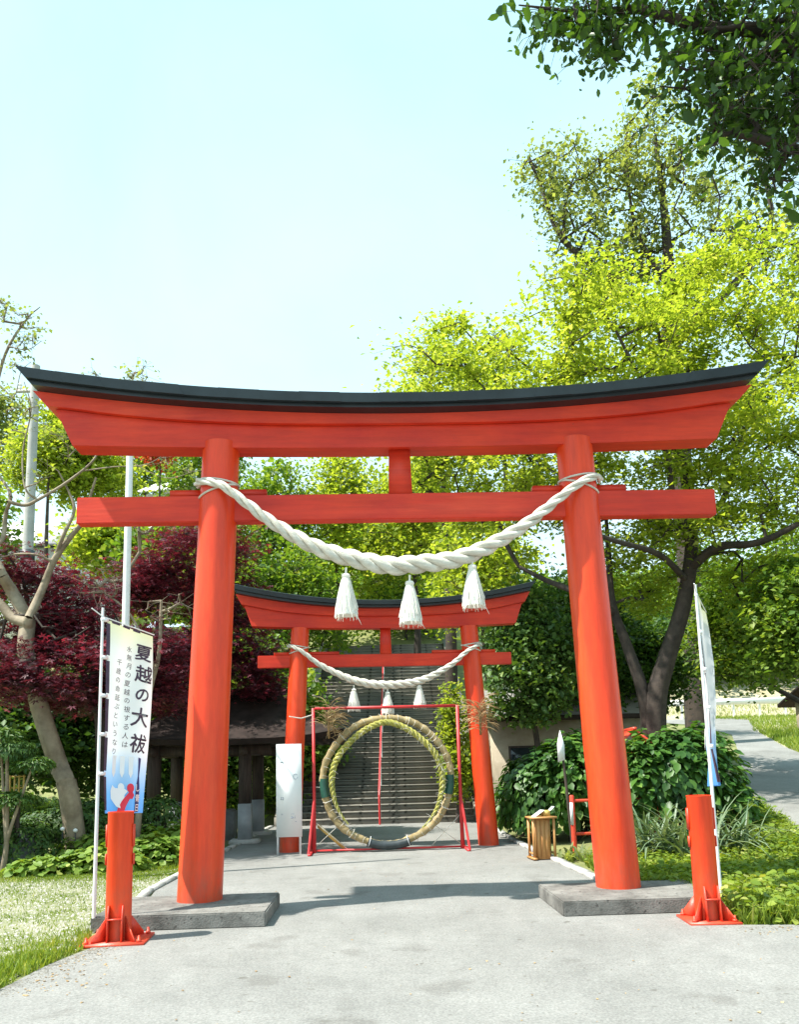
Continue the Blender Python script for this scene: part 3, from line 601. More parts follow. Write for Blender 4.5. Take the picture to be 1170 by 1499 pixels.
# ------------------------------------------------------------------ red steel bollards
def bollard(x, y, rz, w, d, label):
    e = empty('bollard', (x, y, 0), rz, label, 'bollard', 'red steel gate bollards in front of the near torii')
    m = MB(); prof = [(0.113, 0.02), (0.113, 1.13), (0.116, 1.135), (0.116, 1.145), (0.104, 1.145), (0.104, 1.10), (0.0, 1.10)]
    n = 40; V = []; F = []
    for r_, z_ in prof:
        for k in range(n): a = 2*math.pi*k/n; V.append((r_*math.cos(a), r_*math.sin(a), z_))
    for j in range(len(prof)-1):
        for k in range(n): F.append((j*n+k, j*n+(k+1) % n, (j+1)*n+(k+1) % n, (j+1)*n+k))
    m.add(V, F); m.build('tube', RED, e, True)
    MB().box((0, 0, 0.012), (w, d, 0.024)).build('base_plate', STEEL, e, False, 0.003)
    for k in range(4):
        a = math.pi/4+k*math.pi/2; c, s = math.cos(a), math.sin(a)
        MB().prism([(0.11*c+0.005*s, 0.11*s-0.005*c, 0.024), (0.26*c+0.005*s, 0.26*s-0.005*c, 0.024), (0.26*c+0.005*s, 0.26*s-0.005*c, 0.05), (0.11*c+0.005*s, 0.11*s-0.005*c, 0.235)], (-0.01*s, 0.01*c, 0)).build('gusset', STEEL, e)
    for sx in (-1, 1):
        MB().prism([(sx*0.062, -0.10, 0.024), (sx*0.062, -0.175, 0.024), (sx*0.062, -0.165, 0.2), (sx*0.062, -0.135, 0.33), (sx*0.062, -0.10, 0.33)], (0.01, 0, 0)).build('bracket_fin', STEEL, e)
    MB().box((0.0, -0.14, 0.215), (0.125, 0.05, 0.012)).build('bracket_shelf', STEEL, e)
    for sx, z in ((-1, 0.93), (1, 0.93)):
        MB().box((sx*0.118, 0.0, z), (0.018, 0.05, 0.20)).build('hinge_lug', STEEL, e, False, 0.003)
        MB().box((sx*0.122, 0.0, 0.72), (0.014, 0.04, 0.10)).build('hinge_lug', STEEL, e, False, 0.003)
    bx, by = w/2-0.05, d/2-0.05
    for sx in (-1, 1):
        for sy in (-1, 1):
            b = MB(); b.lathe([(0.022, 0.024), (0.022, 0.045), (0.012, 0.046), (0.012, 0.075), (0.004, 0.08)], (sx*bx, sy*by, 0), 6); b.build('bolt', STEEL, e)
bollard(-2.60, 7.30, 0.10, 0.55, 0.47, 'left red tubular steel bollard bolted to the asphalt beside the banner')
bollard(2.80, 7.52, -0.04, 0.46, 0.44, 'right red tubular steel bollard bolted down at the edge of the grass')
# rust-red paint wash on the asphalt around the plates
# ------------------------------------------------------------------ banners
def banner_map(P0, du, sag, W, H, bend):
    """u 0..1 from pole to free edge, v 0..1 from top to bottom -> 3D"""
    d = Vector(du).normalized(); nrm = Vector((d.y, -d.x, 0))
    def f(u, v, off=0.0):
        w = 0.028*math.sin(2.6*math.pi*u+3*v)*(0.4+v)*bend + (0.010*math.sin(9*v+5*u)*math.sin(math.pi*u) + 0.007*math.sin(23*v-6*u)*u*(1-u)*4)*max(0.0, min(1.0, (0.72-v)/0.1)) + 0.05*bend*u*math.sin(3.3*v+0.5)
        drop = sag*u
        curl = bend*max(0, v-0.80)*0.5*(1-u)
        p = Vector(P0)+d*(u*W*(1-0.06*v*bend))+nrm*(w+off+curl*0.6)+Vector((0, 0, -v*H-drop*(1-0.7*v)))
        return p
    return f, nrm
def banner_cloth_mat():
    m = bpy.data.materials.new('printed_banner_cloth'); m.use_nodes = True; nt = m.node_tree; b = nt.nodes['Principled BSDF']; b.inputs['Roughness'].default_value = 0.8
    uv = nt.nodes.new('ShaderNodeUVMap'); uv.uv_map = 'UVMap'; sp = nt.nodes.new('ShaderNodeSeparateXYZ'); nt.links.new(uv.outputs[0], sp.inputs[0])
    cr = nt.nodes.new('ShaderNodeValToRGB'); e = cr.color_ramp.elements
    e[0].position = 0; e[0].color = (0.10, 0.33, 0.78, 1); e[1].position = 1; e[1].color = (0.80, 0.80, 0.50, 1)
    for p, c in ((0.10, (0.16, 0.42, 0.80)), (0.24, (0.45, 0.62, 0.84)), (0.34, (0.80, 0.81, 0.83)), (0.86, (0.82, 0.82, 0.80))):
        x = e.new(p); x.color = rgb(c)
    nt.links.new(sp.outputs[1], cr.inputs[0]); nt.links.new(cr.outputs[0], b.inputs['Base Color'])
    tr = nt.nodes.new('ShaderNodeBsdfTranslucent'); nt.links.new(cr.outputs[0], tr.inputs[0]); mx = nt.nodes.new('ShaderNodeMixShader'); mx.inputs[0].default_value = 0.35
    nt.links.new(b.outputs[0], mx.inputs[1]); nt.links.new(tr.outputs[0], mx.inputs[2]); nt.links.new(mx.outputs[0], nt.nodes['Material Output'].inputs['Surface'])
    return m
BCL = banner_cloth_mat()
def uvgrid(f, nu, nv, u0=0, u1=1, v0=0, v1=1, off=0.0):
    V = []; uvs = []
    for j in range(nv+1):
        for i in range(nu+1):
            u = u0+(u1-u0)*i/nu; v = v0+(v1-v0)*j/nv; V.append(tuple(f(u, v, off))); uvs.append((u, 1-v))
    F = [(j*(nu+1)+i, (j+1)*(nu+1)+i, (j+1)*(nu+1)+i+1, j*(nu+1)+i+1) for j in range(nv) for i in range(nu)]
    me = npmesh('m', np.array(V), F, True); ul = me.uv_layers.new(name='UVMap')
    for l in me.loops: ul.data[l.index].uv = uvs[l.vertex_index]
    return me
def text_mesh(ch, size):
    cu = bpy.data.curves.new('t', 'FONT'); cu.body = ch; cu.size = size; cu.align_x = 'CENTER'; cu.resolution_u = 3
    ob = bpy.data.objects.new('t', cu); COL.objects.link(ob); dg = bpy.context.evaluated_depsgraph_get(); dg.update()
    me = bpy.data.meshes.new_from_object(ob.evaluated_get(dg)); bpy.data.objects.remove(ob)
    V = np.array([v.co[:] for v in me.vertices]); F = [list(p.vertices) for p in me.polygons]; bpy.data.meshes.remove(me)
    return V, F
def put_text(f, W, H, ch, u, v, size, mat, parent, off, name='character', bold=0.0, slant=0.0):
    V, F = text_mesh(ch, size)
    if len(V) == 0: return
    V = V.copy(); V[:, 0] -= (V[:, 0].min()+V[:, 0].max())/2; V[:, 1] -= (V[:, 1].min()+V[:, 1].max())/2
    V[:, 0] += slant*V[:, 1]
    allV = []; allF = []
    for k, (dx, dy) in enumerate([(0, 0)]+([(bold, 0), (-bold, 0), (0, bold), (0, -bold)] if bold else [])):
        b = len(allV)
        allV += [tuple(f(u+(x+dx)/W, v-(y+dy)/H, off+k*0.0004)) for x, y, z in V]; allF += [[i+b for i in q] for q in F]
    me = npmesh(name, np.array(allV), allF); link(name, me, parent, mat)
def flatpoly(f, W, H, pts, mat, parent, off, name):
    pts = [(a[0]+(b[0]-a[0])*k/3, a[1]+(b[1]-a[1])*k/3) for a, b in zip(pts, pts[1:]+pts[:1]) for k in range(3)]; off += 0.004*(1 if off > 0 else -1)
    V = [tuple(f(a, b, off)) for a, b in pts]; link(name, npmesh(name, np.array(V), [list(range(len(V)))]), parent, mat)
def circ(u, v, ru, rv, n=14): return [(u+ru*math.cos(a), v+rv*math.sin(a)) for a in np.linspace(0, 2*math.pi, n+1)[:-1]]
def nobori(px, py, ptop, ang, topz, label, mirror, bend, hh=1.83):
    e = empty('nobori_banner', (0, 0, 0), 0, label, 'banner', 'tall white festival banners on poles')
    W, H = 0.56, hh; d = Vector((math.cos(ang), math.sin(ang), 0))
    pole = MB(); pole.tube([(px, py, 0.0), (px, py, ptop*0.5), (px, py, ptop)], [0.019, 0.016, 0.013], 10); pole.build('pole', WPOLE, e, True)
    P0 = Vector((px, py, topz))+d*0.055
    f, nrm = banner_map(P0, d, 0.10, W, H, bend)
    MB().tube([Vector((px, py, topz+0.06))-d*0.13+Vector((0, 0, 0.035)), Vector((px, py, topz+0.03)), Vector(f(1.03, 0))+Vector((0, 0, 0.022))], 0.006, 6).build('cross_arm', WPOLE, e, True)
    side = 1
    link('cloth', uvgrid(f, 14, 48), e, BCL)
    S = 0.0035*(1 if not mirror else -1)
    # dark bands on pole side and top: shadowed gaps painted in, with white loops
    for k in range(5):
        a, b = 0.015+k*0.2, 0.185+k*0.2
        link('gap_shade_band', uvgrid(f, 1, 8, -0.015, 0.055, a, b, S), e, INK)
        lp = Vector(f(0, k*0.2)); MB().box(lp-d*0.03, (0.075, 0.03, 0.035), ang).build('loop', CLOTH, e)
    for k in range(4):
        a = 0.09+k*0.235
        if k == 3: continue
        link('gap_shade_band', uvgrid(f, 3, 1, a, a+0.16, -0.006, 0.008, S), e, INK)
    if mirror:
        off = -0.004
        g = lambda u, v, o=0: f(u, v, -abs(o))
    else:
        off = 0.004; g = f
    big = [('夏', 0.80, 0.115, 0.19), ('越', 0.80, 0.235, 0.20), ('の', 0.77, 0.355, 0.17), ('大', 0.73, 0.48, 0.22), ('祓', 0.73, 0.625, 0.21)]
    for ch, u, v, s in big: put_text(g, W, H, ch, u, v, s, INK, e, off, bold=0.004, slant=0.10)
    for i, ch in enumerate('水無月の夏越の祓する人は'): put_text(g, W, H, ch, 0.50-0.004*i, 0.115+i*0.0475, 0.070, INK, e, off, slant=0.1)
    for i, ch in enumerate('千歳の命延ぶというなり'): put_text(g, W, H, ch, 0.27-0.004*i, 0.205+i*0.0475, 0.070, INK, e, off, slant=0.1)
    # blue strip with white characters, drips and the two paper-doll shapes at the foot
    flatpoly(g, W, H, [(0.73, 0.70), (0.80, 0.705), (0.78, 0.80), (0.82, 0.87), (0.83, 0.995), (0.68, 0.995), (0.70, 0.87), (0.745, 0.80)], INKB, e, off-0.001 if not mirror else off, 'blue_strip')
    for ch, v in (('し', 0.865), ('青', 0.92), ('日', 0.972)): put_text(g, W, H, ch, 0.755, v, 0.085, PWHITE, e, off+0.007, bold=0.002)
    for u in (0.25, 0.42, 0.58):
        flatpoly(g, W, H, [(u-0.045, 0.70), (u+0.045, 0.70), (u+0.04, 0.79), (u, 0.815), (u-0.04, 0.79)], PWHITE, e, off-0.001, 'white_drip')
    flatpoly(g, W, H, circ(0.40, 0.865, 0.06, 0.022), PWHITE, e, off-0.0005, 'white_doll')
    flatpoly(g, W, H, [(0.22, 0.855), (0.28, 0.87), (0.46, 0.872), (0.52, 0.885), (0.46, 0.905), (0.44, 0.985), (0.30, 0.965), (0.18, 0.925), (0.17, 0.885)], PWHITE, e, off, 'white_doll')
    flatpoly(g, W, H, circ(0.58, 0.868, 0.075, 0.025), PRED, e, off+0.0008, 'red_doll')
    flatpoly(g, W, H, [(0.56, 0.885), (0.62, 0.885), (0.66, 0.905), (0.62, 0.925), (0.56, 0.925), (0.48, 0.965), (0.44, 0.998), (0.30, 0.998), (0.36, 0.955), (0.44, 0.925), (0.50, 0.905)], PRED, e, off+0.0012, 'red_doll')
    return e
nobori(-2.985, 7.72, 3.15, R(58), 3.03, 'left white nobori banner facing the viewer with large black Japanese characters', False, 0.7, 1.92)
nobori(3.10, 7.95, 3.28, R(64.5), 3.17, 'right white nobori banner seen edge-on behind the right bollard', True, 1.25, 1.95)
MB_ = MB().tube([(-4.10, 11.5, 0), (-4.10, 11.5, 7.0)], [0.062, 0.05], 14).build('flag_pole', WPOLE, None, True)
tag(MB_, 'tall plain white pole rising behind the left banner and tie beam', 'pole')

# ------------------------------------------------------------------ wooden stand, red fence, sign posts
w = empty('offering_stand', (2.14, 12.42, 0), 0.15, 'small honey-brown wooden stand with white papers on its sloping top', 'wooden stand')
MB().box((0, 0, 0.64), (0.42, 0.32, 0.03)).build('top', WOOD, w, False, 0.004)
MB().box((-0.02, -0.01, 0.32), (0.22, 0.20, 0.61)).build('cabinet', WOOD, w, False, 0.004)
for sx in (-0.17, 0.16):
    for sy in (-0.12, 0.12): MB().box((sx, sy, 0.32), (0.035, 0.035, 0.62)).build('leg', WOOD, w, False, 0.003)
for sx in (-0.17, 0.16):
    MB().box((sx, 0, 0.10), (0.025, 0.22, 0.03)).build('rung', WOOD, w)
    MB().box((sx, 0, 0.03), (0.06, 0.36, 0.03)).build('foot', WOOD, w)
for k in range(3): MB().box((-0.09+0.07*k, -0.114, 0.32), (0.06, 0.008, 0.56)).build('front_slat', WOOD, w, False, 0.002)
MB().box((0.08, 0.0, 0.70), (0.11, 0.12, 0.09)).build('small_box', YWOOD, w, False, 0.003)
MB().box((-0.06, -0.02, 0.70), (0.20, 0.16, 0.006), 0.1, 0, -0.55).build('paper', WHITE, w)
MB().box((0.17, 0.02, 0.76), (0.12, 0.10, 0.006), 0.1, 0, -0.7).build('paper', WHITE, w)
f = empty('red_fence', (2.72, 12.8, 0), 0.02, 'low vermilion wooden fence of posts and two rails before the hedge', 'fence')
for x in (0, 0.72, 1.42): MB().tube([(x, 0, 0), (x, 0, 0.93), (x, 0, 0.95)], [0.04, 0.04, 0.03], 8).build('post', STEEL, f, True)
for z in (0.34, 0.86): MB().tube([(0, 0, z), (1.42, 0, z)], 0.025, 8).build('rail', STEEL, f, True)
o = empty('white_plate', (2.69, 12.73, 0), 0, 'small plain white plate on the left post of the red fence', 'plate')
MB().box((0, 0, 0.66), (0.05, 0.012, 0.35)).build('panel', WHITE, o); MB().box((0, 0.008, 0.66), (0.02, 0.01, 0.4)).build('backing', DWOOD, o)
a = empty('arrow_sign', (2.66, 12.95, 0), 0, 'white pointed board like a spearhead on a dark wooden post', 'sign')
MB().prism([(-0.10, -0.02, 1.48), (0.01, -0.02, 1.52), (0.015, -0.02, 1.76), (-0.045, -0.02, 2.0), (-0.10, -0.02, 1.78)], (0, 0.03, 0)).build('board', WHITE, a)
MB().tube([(0.07, 0, 0), (0.02, 0.01, 1.0), (-0.02, 0.02, 1.7)], [0.028, 0.025, 0.02], 8).build('post', DWOOD, a, True)
s = empty('small_red_shrine', (4.55, 15.6, hz(4.55, 15.6)), -0.1, 'small vermilion shrine with a pitched roof half hidden by the hedge', 'small shrine')
MB().box((0, 0, 0.9), (0.5, 0.5, 1.0)).build('body', STEEL, s, False, 0.01)
for sg in (-1, 1): MB().box((sg*0.24, 0, 1.52), (0.64, 0.95, 0.04), 0, 0, sg*0.72).build('roof_slope', STEEL, s)
MB().box((0, 0, 1.745), (0.07, 1.0, 0.06)).build('ridge', STEEL, s); MB().box((0, -0.26, 0.9), (0.26, 0.02, 0.7)).build('door', DWOOD, s)
MB().box((0, 0, 0.2), (0.7, 0.7, 0.4)).build('plinth', CONC, s)

# ------------------------------------------------------------------ low building right
b = empty('storage_building', (4.15, 21.2, hz(4.1, 21)-0.3), 0.03, 'low tan-walled building with a wide dark roof behind the hedge', 'building')
MB().box((0, 0, 1.2), (3.8, 3.2, 2.6)).build('wall', TAN, b)
MB().prism([(-2.3, -2.1, 2.42), (-2.3, -2.1, 2.52), (-2.3, 0, 3.35), (-2.3, 2.1, 2.52), (-2.3, 2.1, 2.42), (-2.3, 0, 3.2)], (4.5, 0, 0)).build('roof', GREYW, b)
MB().box((-0.05, -2.13, 2.45), (4.55, 0.05, 0.12)).build('gutter', DROOF, b)
wd = MB().box((-1.1, -1.61, 1.45), (0.9, 0.04, 0.7)).build('window', DWOOD, b); MB().box((-1.1, -1.635, 1.45), (0.8, 0.02, 0.6)).build('pane', GLASS, wd)
sgn = empty('small_sign', (1.96, 20.3, 0), 0, 'tiny white sign on a post beside the foot of the stairs', 'sign')
MB().box((0, 0, 0.75), (0.22, 0.02, 0.12)).build('board', WHITE, sgn); MB().tube([(0, 0.02, 0), (0, 0.02, 0.8)], 0.02, 6).build('post', DWOOD, sgn)
# ------------------------------------------------------------------ water pavilion left
pv = empty('water_pavilion', (-3.65, 17.4, 0), 0.05, 'dark open timber pavilion with a heavy sweeping roof left of the path', 'pavilion')
def hip(w, d, z0, rz, rise, thick):
    """curved hip roof"""
    V = []; F = []; n = 8; m = 28
    for j in range(n+1):
        t = j/n; k = (1-t); zz = z0+rise*(t**1.5)
        hw, hd = rz+(w-rz)*k, 0.03+(d-0.03)*k
        for i in range(m):
            a = i/m*4; sd = int(a); fr_ = a-sd
            x, y = [(-1+2*fr_, -1), (1, -1+2*fr_), (1-2*fr_, 1), (-1, 1-2*fr_)][sd]
            lift = 0.16*k*(abs(x)*abs(y))**3
            V.append((x*hw, y*hd, zz+lift))
    for j in range(n):
        for i in range(m): F.append((j*m+i, j*m+(i+1) % m, (j+1)*m+(i+1) % m, (j+1)*m+i))
    b0 = len(V); V += [(v[0]*0.97, v[1]*0.97, v[2]-thick) for v in V[:m]]
    for i in range(m): F.append((b0+i, b0+(i+1) % m, (i+1) % m, i))
    F += [list(range(b0, b0+m))[::-1], list(range(n*m, (n+1)*m))]
    q = MB(); q.add(V, F); return q
hip(2.4, 1.85, 2.10, 0.95, 1.06, 0.11).build('roof', DROOF, pv, True)
MB().tube([(-1.05, 0, 3.2), (1.05, 0, 3.2)], 0.09, 8).build('ridge', DROOF, pv)
rf = MB()
for i in range(23):
    x = -2.2+i*0.2; rf.box((x, 0, 2.06), (0.06, 3.3, 0.07))
q = rf.build('rafters', DWOOD, pv); q['kind'] = 'stuff'
for sx in (-1.55, 0.32):
    for sy in (-1.0, 1.0):
        MB().box((sx, sy, 1.42), (0.24, 0.24, 1.25)).build('post', DWOOD, pv, False, 0.01)
        MB().box((sx, sy, 0.43), (0.265, 0.265, 0.74)).build('post_sleeve', pmat('grey_post_sheath', (0.26, 0.28, 0.29), (0.33, 0.35, 0.36), rough=0.6) if (sx, sy) == (-1.55, -1.0) else bpy.data.materials['grey_post_sheath'], pv, False, 0.006)
        MB().box((sx, sy, 0.03), (0.6, 0.5, 0.10)).build('foot_stone', KERB, pv, False, 0.02)
for sy in (-1.0, 1.0): MB().box((-0.6, sy, 1.90), (2.9, 0.16, 0.2)).build('beam', DWOOD, pv, False, 0.006)
for sx in (-1.55, 0.32): MB().box((sx, 0, 1.88), (0.15, 2.7, 0.16)).build('beam', DWOOD, pv, False, 0.006)
bs = empty('stone_basin', (-4.3, 17.4, 0), 0.05, 'dark stone water basin under the pavilion roof', 'basin')
MB().box((0, 0, 0.32), (1.2, 0.7, 0.64)).build('trough', ROCK, bs, False, 0.04)
# ------------------------------------------------------------------ far houses, poles, guard rail
def house(x, y, z, rz, w, d, h, rh, label, roofm, nwin):
    e = empty('hillside_house', (x, y, z), rz, label, 'house', 'houses on the hillside')
    MB().box((0, 0, h/2-1.5), (w, d, h+3)).build('wall', PALEW, e)
    MB().prism([(-w/2-0.4, -d/2-0.5, h), (-w/2-0.4, -d/2-0.5, h+0.15), (-w/2-0.4, 0, h+rh+0.15), (-w/2-0.4, d/2+0.5, h+0.15), (-w/2-0.4, d/2+0.5, h), (-w/2-0.4, 0, h+rh)], (w+0.8, 0, 0)).build('roof', roofm, e)
    for i in range(nwin):
        wx = -w/2+w*(i+0.5)/nwin; q = MB().box((wx, -d/2-0.03, h*0.55), (1.3, 0.08, 1.1)).build('window', WPOLE, e); MB().box((wx, -d/2-0.075, h*0.55), (1.1, 0.03, 0.9)).build('pane', GLASS, q)
house(-23.6, 50, 11.2, 0.1, 9.0, 6, 4.3, 2.4, 'white house with a pale violet roof on the hill at far left', PROOF, 3)
house(-15.2, 56, 16.6, -0.1, 5.0, 5, 4.6, 1.6, 'white house with a pale roof peeping between the kasagi and the tie beam', PALEW, 2)
up = empty('utility_pole', (-10.75, 22.0, 0), 0, 'grey concrete utility pole with a short cross-arm behind the bare tree', 'utility pole')
MB().tube([(0, 0, -0.5), (0, 0, 13.7)], [0.19, 0.12], 14).build('pole', UPOLE, up, True)
MB().box((0.0, 0, 12.9), (1.1, 0.08, 0.08)).build('cross_arm', UPOLE, up)
for x in (-0.45, 0.0, 0.45): MB().lathe([(0.03, 0), (0.06, 0.05), (0.03, 0.1), (0.06, 0.15), (0.02, 0.22)], (x, 0, 12.95), 8).build('insulator', WPOLE, up, True)
MB().tube([(0.0, 0, 7.6), (0.0, 0, 7.95)], 0.2, 12).build('band', BLACK, up)
gl = empty('guard_rail', (0, 0, 0), 0, 'white guard rail along the road at the top of the right slope', 'guard rail')
gx = np.linspace(12.6, 19.0, 6)
for x in gx: MB().tube([(x, 38.6, hz(x, 38.6)-0.2), (x, 38.6, hz(x, 38.6)+0.95)], 0.06, 8).build('post', WHITE, gl, True)
zz = hz(15, 38.6)
MB().box((15.8, 38.5, zz+0.82), (6.6, 0.05, 0.30), 0, 0.15).build('rail', WHITE, gl, False, 0.01)
k = empty('small_hut', (17.1, 29.6, hz(17.1, 29.6)-0.5), 0.25, 'small hut with a dark pitched roof at the right edge behind the bank', 'hut')
MB().box((0, 0, 0.8), (3.0, 2.4, 1.8)).build('wall', TAN, k)
MB().prism([(-1.9, -1.7, 1.5), (-1.9, -1.7, 1.62), (-1.9, 0, 2.5), (-1.9, 1.7, 1.62), (-1.9, 1.7, 1.5), (-1.9, 0, 2.36)], (3.8, 0, 0)).build('roof', DROOF, k)

# ------------------------------------------------------------------ plant helpers
def tubes_np(A, B, ra, rb, n=5):
    A = np.asarray(A); B = np.asarray(B); d = B-A; L = np.linalg.norm(d, axis=1, keepdims=True)+1e-9; t = d/L
    ref = np.where(np.abs(t[:, 2:3]) > 0.9, np.array([[1., 0, 0]]), np.array([[0, 0, 1.]]))
    u = np.cross(t, ref); u /= np.linalg.norm(u, axis=1, keepdims=True)+1e-9; w = np.cross(t, u)
    a = np.linspace(0, 2*np.pi, n, endpoint=False); c = np.cos(a)[None, :, None]; s = np.sin(a)[None, :, None]
    ring = u[:, None, :]*c+w[:, None, :]*s
    B2 = B+t*np.minimum(rb, ra)[:, None]*0.3
    V = np.concatenate([A[:, None, :]+ring*ra[:, None, None], B2[:, None, :]+ring*rb[:, None, None]], 1).reshape(-1, 3)
    N = len(A); k = np.arange(n); base = (np.arange(N)*2*n)[:, None]
    F = np.stack([base+k, base+(k+1) % n, base+n+(k+1) % n, base+n+k], -1).reshape(-1, 4)
    return V, F
def leaf_mesh(P, size, kind='leaf', upb=0.6, droop=0.0, seed=0, width=0.36, outward=None, tdir=None):
    """one small folded leaf per point"""
    g = np.random.default_rng(seed); N = len(P); P = np.asarray(P, float)
    nrm = g.normal(size=(N, 3)); nrm /= np.linalg.norm(nrm, axis=1, keepdims=True); nrm[:, 2] = np.abs(nrm[:, 2])
    nrm += np.array([0, 0, upb]);
    if outward is not None: nrm += outward
    nrm /= np.linalg.norm(nrm, axis=1, keepdims=True)
    t = g.normal(size=(N, 3)) if tdir is None else tdir+g.normal(size=(N, 3))*0.35
    t[:, 2] -= droop
    t -= nrm*np.sum(t*nrm, 1, keepdims=True); t /= np.linalg.norm(t, axis=1, keepdims=True)+1e-9; s = np.cross(nrm, t)
    L = (size*(0.5+0.95*g.random(N)**1.3))[:, None]; r = g.random(N)
    if kind == 'leaf':
        w = L*width
        V = np.stack([P, P+t*L*0.45-s*w+nrm*L*0.10, P+t*L-nrm*L*0.12, P+t*L*0.45+s*w+nrm*L*0.10], 1).reshape(-1, 3)
        b = (np.arange(N)*4)[:, None]; F = np.concatenate([b+np.array([[0, 1, 2]]), b+np.array([[0, 2, 3]])], 1).reshape(-1, 3); at = np.repeat(r, 2)
    elif kind == 'oval':
        w = L*width
        V = np.stack([P, P+t*L*0.25-s*w*0.8+nrm*L*0.05, P+t*L*0.62-s*w*0.85+nrm*L*0.03, P+t*L-nrm*L*0.10, P+t*L*0.62+s*w*0.85+nrm*L*0.03, P+t*L*0.25+s*w*0.8+nrm*L*0.05, P+t*L*0.45-nrm*L*0.02], 1).reshape(-1, 3)
        b = (np.arange(N)*7)[:, None]; F = np.concatenate([b+np.array([[6, (i+1) % 6 if i < 5 else 0, i]]) for i in range(6)], 1).reshape(-1, 3); at = np.repeat(r, 6)
    elif kind == 'maple':
        vs = [P]; 
        for k, (a, l) in enumerate(((-1.9, .55), (-0.95, .85), (0, 1.0), (0.95, .85), (1.9, .55))):
            d = t*math.cos(a)+s*math.sin(a); pr = -t*math.sin(a)+s*math.cos(a)
            vs += [P+d*L*l*0.45-pr*L*0.13, P+d*L*l*0.62-nrm*L*0.1*l+d*L*l*0.38, P+d*L*l*0.45+pr*L*0.13]
        V = np.stack(vs, 1).reshape(-1, 3); b = (np.arange(N)*16)[:, None]
        F = np.concatenate([b+np.array([[0, 1+3*k, 2+3*k, 3+3*k]]) for k in range(5)], 1).reshape(-1, 4); at = np.repeat(r, 5)
    return V, F, at
def grow(trunks, attr, step=0.35, seed=1, tip=0.006, updir=0.35, rexp=0.45, wig=0.12):
    """trunks: list of (points, r0, r1). attractors join the nearest limb; returns edges with radii"""
    g = np.random.default_rng(seed); P = []; par = []; fixed = []
    for pts, r0, r1 in trunks:
        pts = [np.array(p, float) for p in pts]; dense = []
        cr_ = crom([tuple(p) for p in pts], 5) if len(pts) > 2 else [Vector(pts[0]).lerp(Vector(pts[1]), t) for t in np.linspace(0, 1, 6)]
        if P:
            D = np.linalg.norm(np.array(P)-np.array(cr_[0]), axis=1); j = int(D.argmin()); prev = j
            st_ = 0 if D[j] > 0.05 else 1
        else: prev = -1; st_ = 0
        for i, p in enumerate(cr_):
            if i < st_: continue
            P.append(np.array(p)); par.append(prev); prev = len(P)-1; fixed.append(r0+(r1-r0)*i/(len(cr_)-1))
    nt = len(P); attr = np.asarray(attr)
    if len(attr):
        top = np.array(P)
        order = np.argsort([np.min(np.linalg.norm(top-a, axis=1)) for a in attr])
        arr = np.zeros((nt+len(attr)*40, 3)); arr[:nt] = P; cnt = nt; tips = []
        for ai in order:
            a = attr[ai]; d = a-arr[:cnt]; dist = np.linalg.norm(d, axis=1)
            cost = dist*(1+updir*np.maximum(0, -d[:, 2]/(dist+1e-6)))+np.where(np.arange(cnt) < nt*0.15, 0.6, 0)
            j = int(cost.argmin()); n = max(1, min(30, int(dist[j]/step))); q = arr[j].copy(); prev = j
            bow = g.normal(size=3)*wig*dist[j]; bow[2] += 0.10*dist[j]
            for i in range(1, n+1):
                t = i/n; p = q+(a-q)*t+bow*math.sin(math.pi*t)+g.normal(size=3)*wig*0.25*step*(t < 1)
                if cnt >= len(arr): break
                arr[cnt] = p; par.append(prev); fixed.append(0); prev = cnt; cnt += 1
            tips.append(prev)
        P = arr[:cnt]
    else: P = np.array(P); tips = []
    N = len(P); w = np.zeros(N)
    for t_ in tips: w[t_] += 1
    for i in range(N-1, -1, -1):
        if par[i] >= 0 and i >= nt: w[par[i]] += w[i] if par[i] >= nt else 0
    rad = np.where(np.arange(N) < nt, np.array(fixed[:N]), tip*np.maximum(w, 1)**rexp*1.6)
    e = [(par[i], i) for i in range(N) if par[i] >= 0]
    A = P[[a for a, b in e]]; B = P[[b for a, b in e]]
    rb = rad[[b for a, b in e]]; ra = np.array([min(rad[a], rad[b]*1.35) if b >= nt else rad[a] for a, b in e])
    return A, B, ra, rb, P, nt
def blob(c, r, n, g):
    v = g.normal(size=(n, 3)); v /= np.linalg.norm(v, axis=1, keepdims=True); return np.array(c)+v*np.array(r)*(g.random((n, 1))**(1/2.6))
def make_tree(name, label, cat, base, trunks, attr, leafmat_, leafsize, per, spread, bark=BARK, kind='leaf', group=None, seed=1, tip=0.006, keep=None, upb=0.6, droop=0.2, twigs=True, width=0.36, flat=0.6, step=0.35, sides=6, updir=0.35):
    g = np.random.default_rng(seed); e = empty(name, base, 0, label, cat, group)
    A, B, ra, rb, P, nt = grow(trunks, attr, step, seed, tip, updir)
    b0 = np.array(base)
    attr = np.asarray(attr); pts = []; TA = []; TB = []
    for a in attr:
        k = int(per*g.uniform(0.45, 1.5))
        q = a+g.normal(size=(k, 3))*np.array([spread, spread, spread*flat])*g.uniform(0.7, 1.2)
        if twigs:
            m_ = min(k, 7); TA.append(np.repeat(a[None], m_, 0)); TB.append(q[:m_])
        pts.append(q)
    pts = np.concatenate(pts) if pts else np.zeros((0, 3))
    if keep is not None: pts = pts[keep(pts)]
    if TA:
        TA = np.concatenate(TA); TB = np.concatenate(TB)
        if keep is not None: kk = keep(TB); TA, TB = TA[kk], TB[kk]
        A = np.concatenate([A, TA]); B = np.concatenate([B, TB]); ra = np.concatenate([ra, np.full(len(TA), tip*0.8)]); rb = np.concatenate([rb, np.full(len(TA), tip*0.35)])
    V, F = tubes_np(A, B, ra, rb, sides); link('trunk', npmesh('trunk', V-b0, F, True), e, bark)
    if len(pts):
        V, F, at = leaf_mesh(pts, leafsize, kind, upb, droop, seed, width); o = link('crown', npmesh('crown', V-b0, F, False, at), e, leafmat_)
    return e
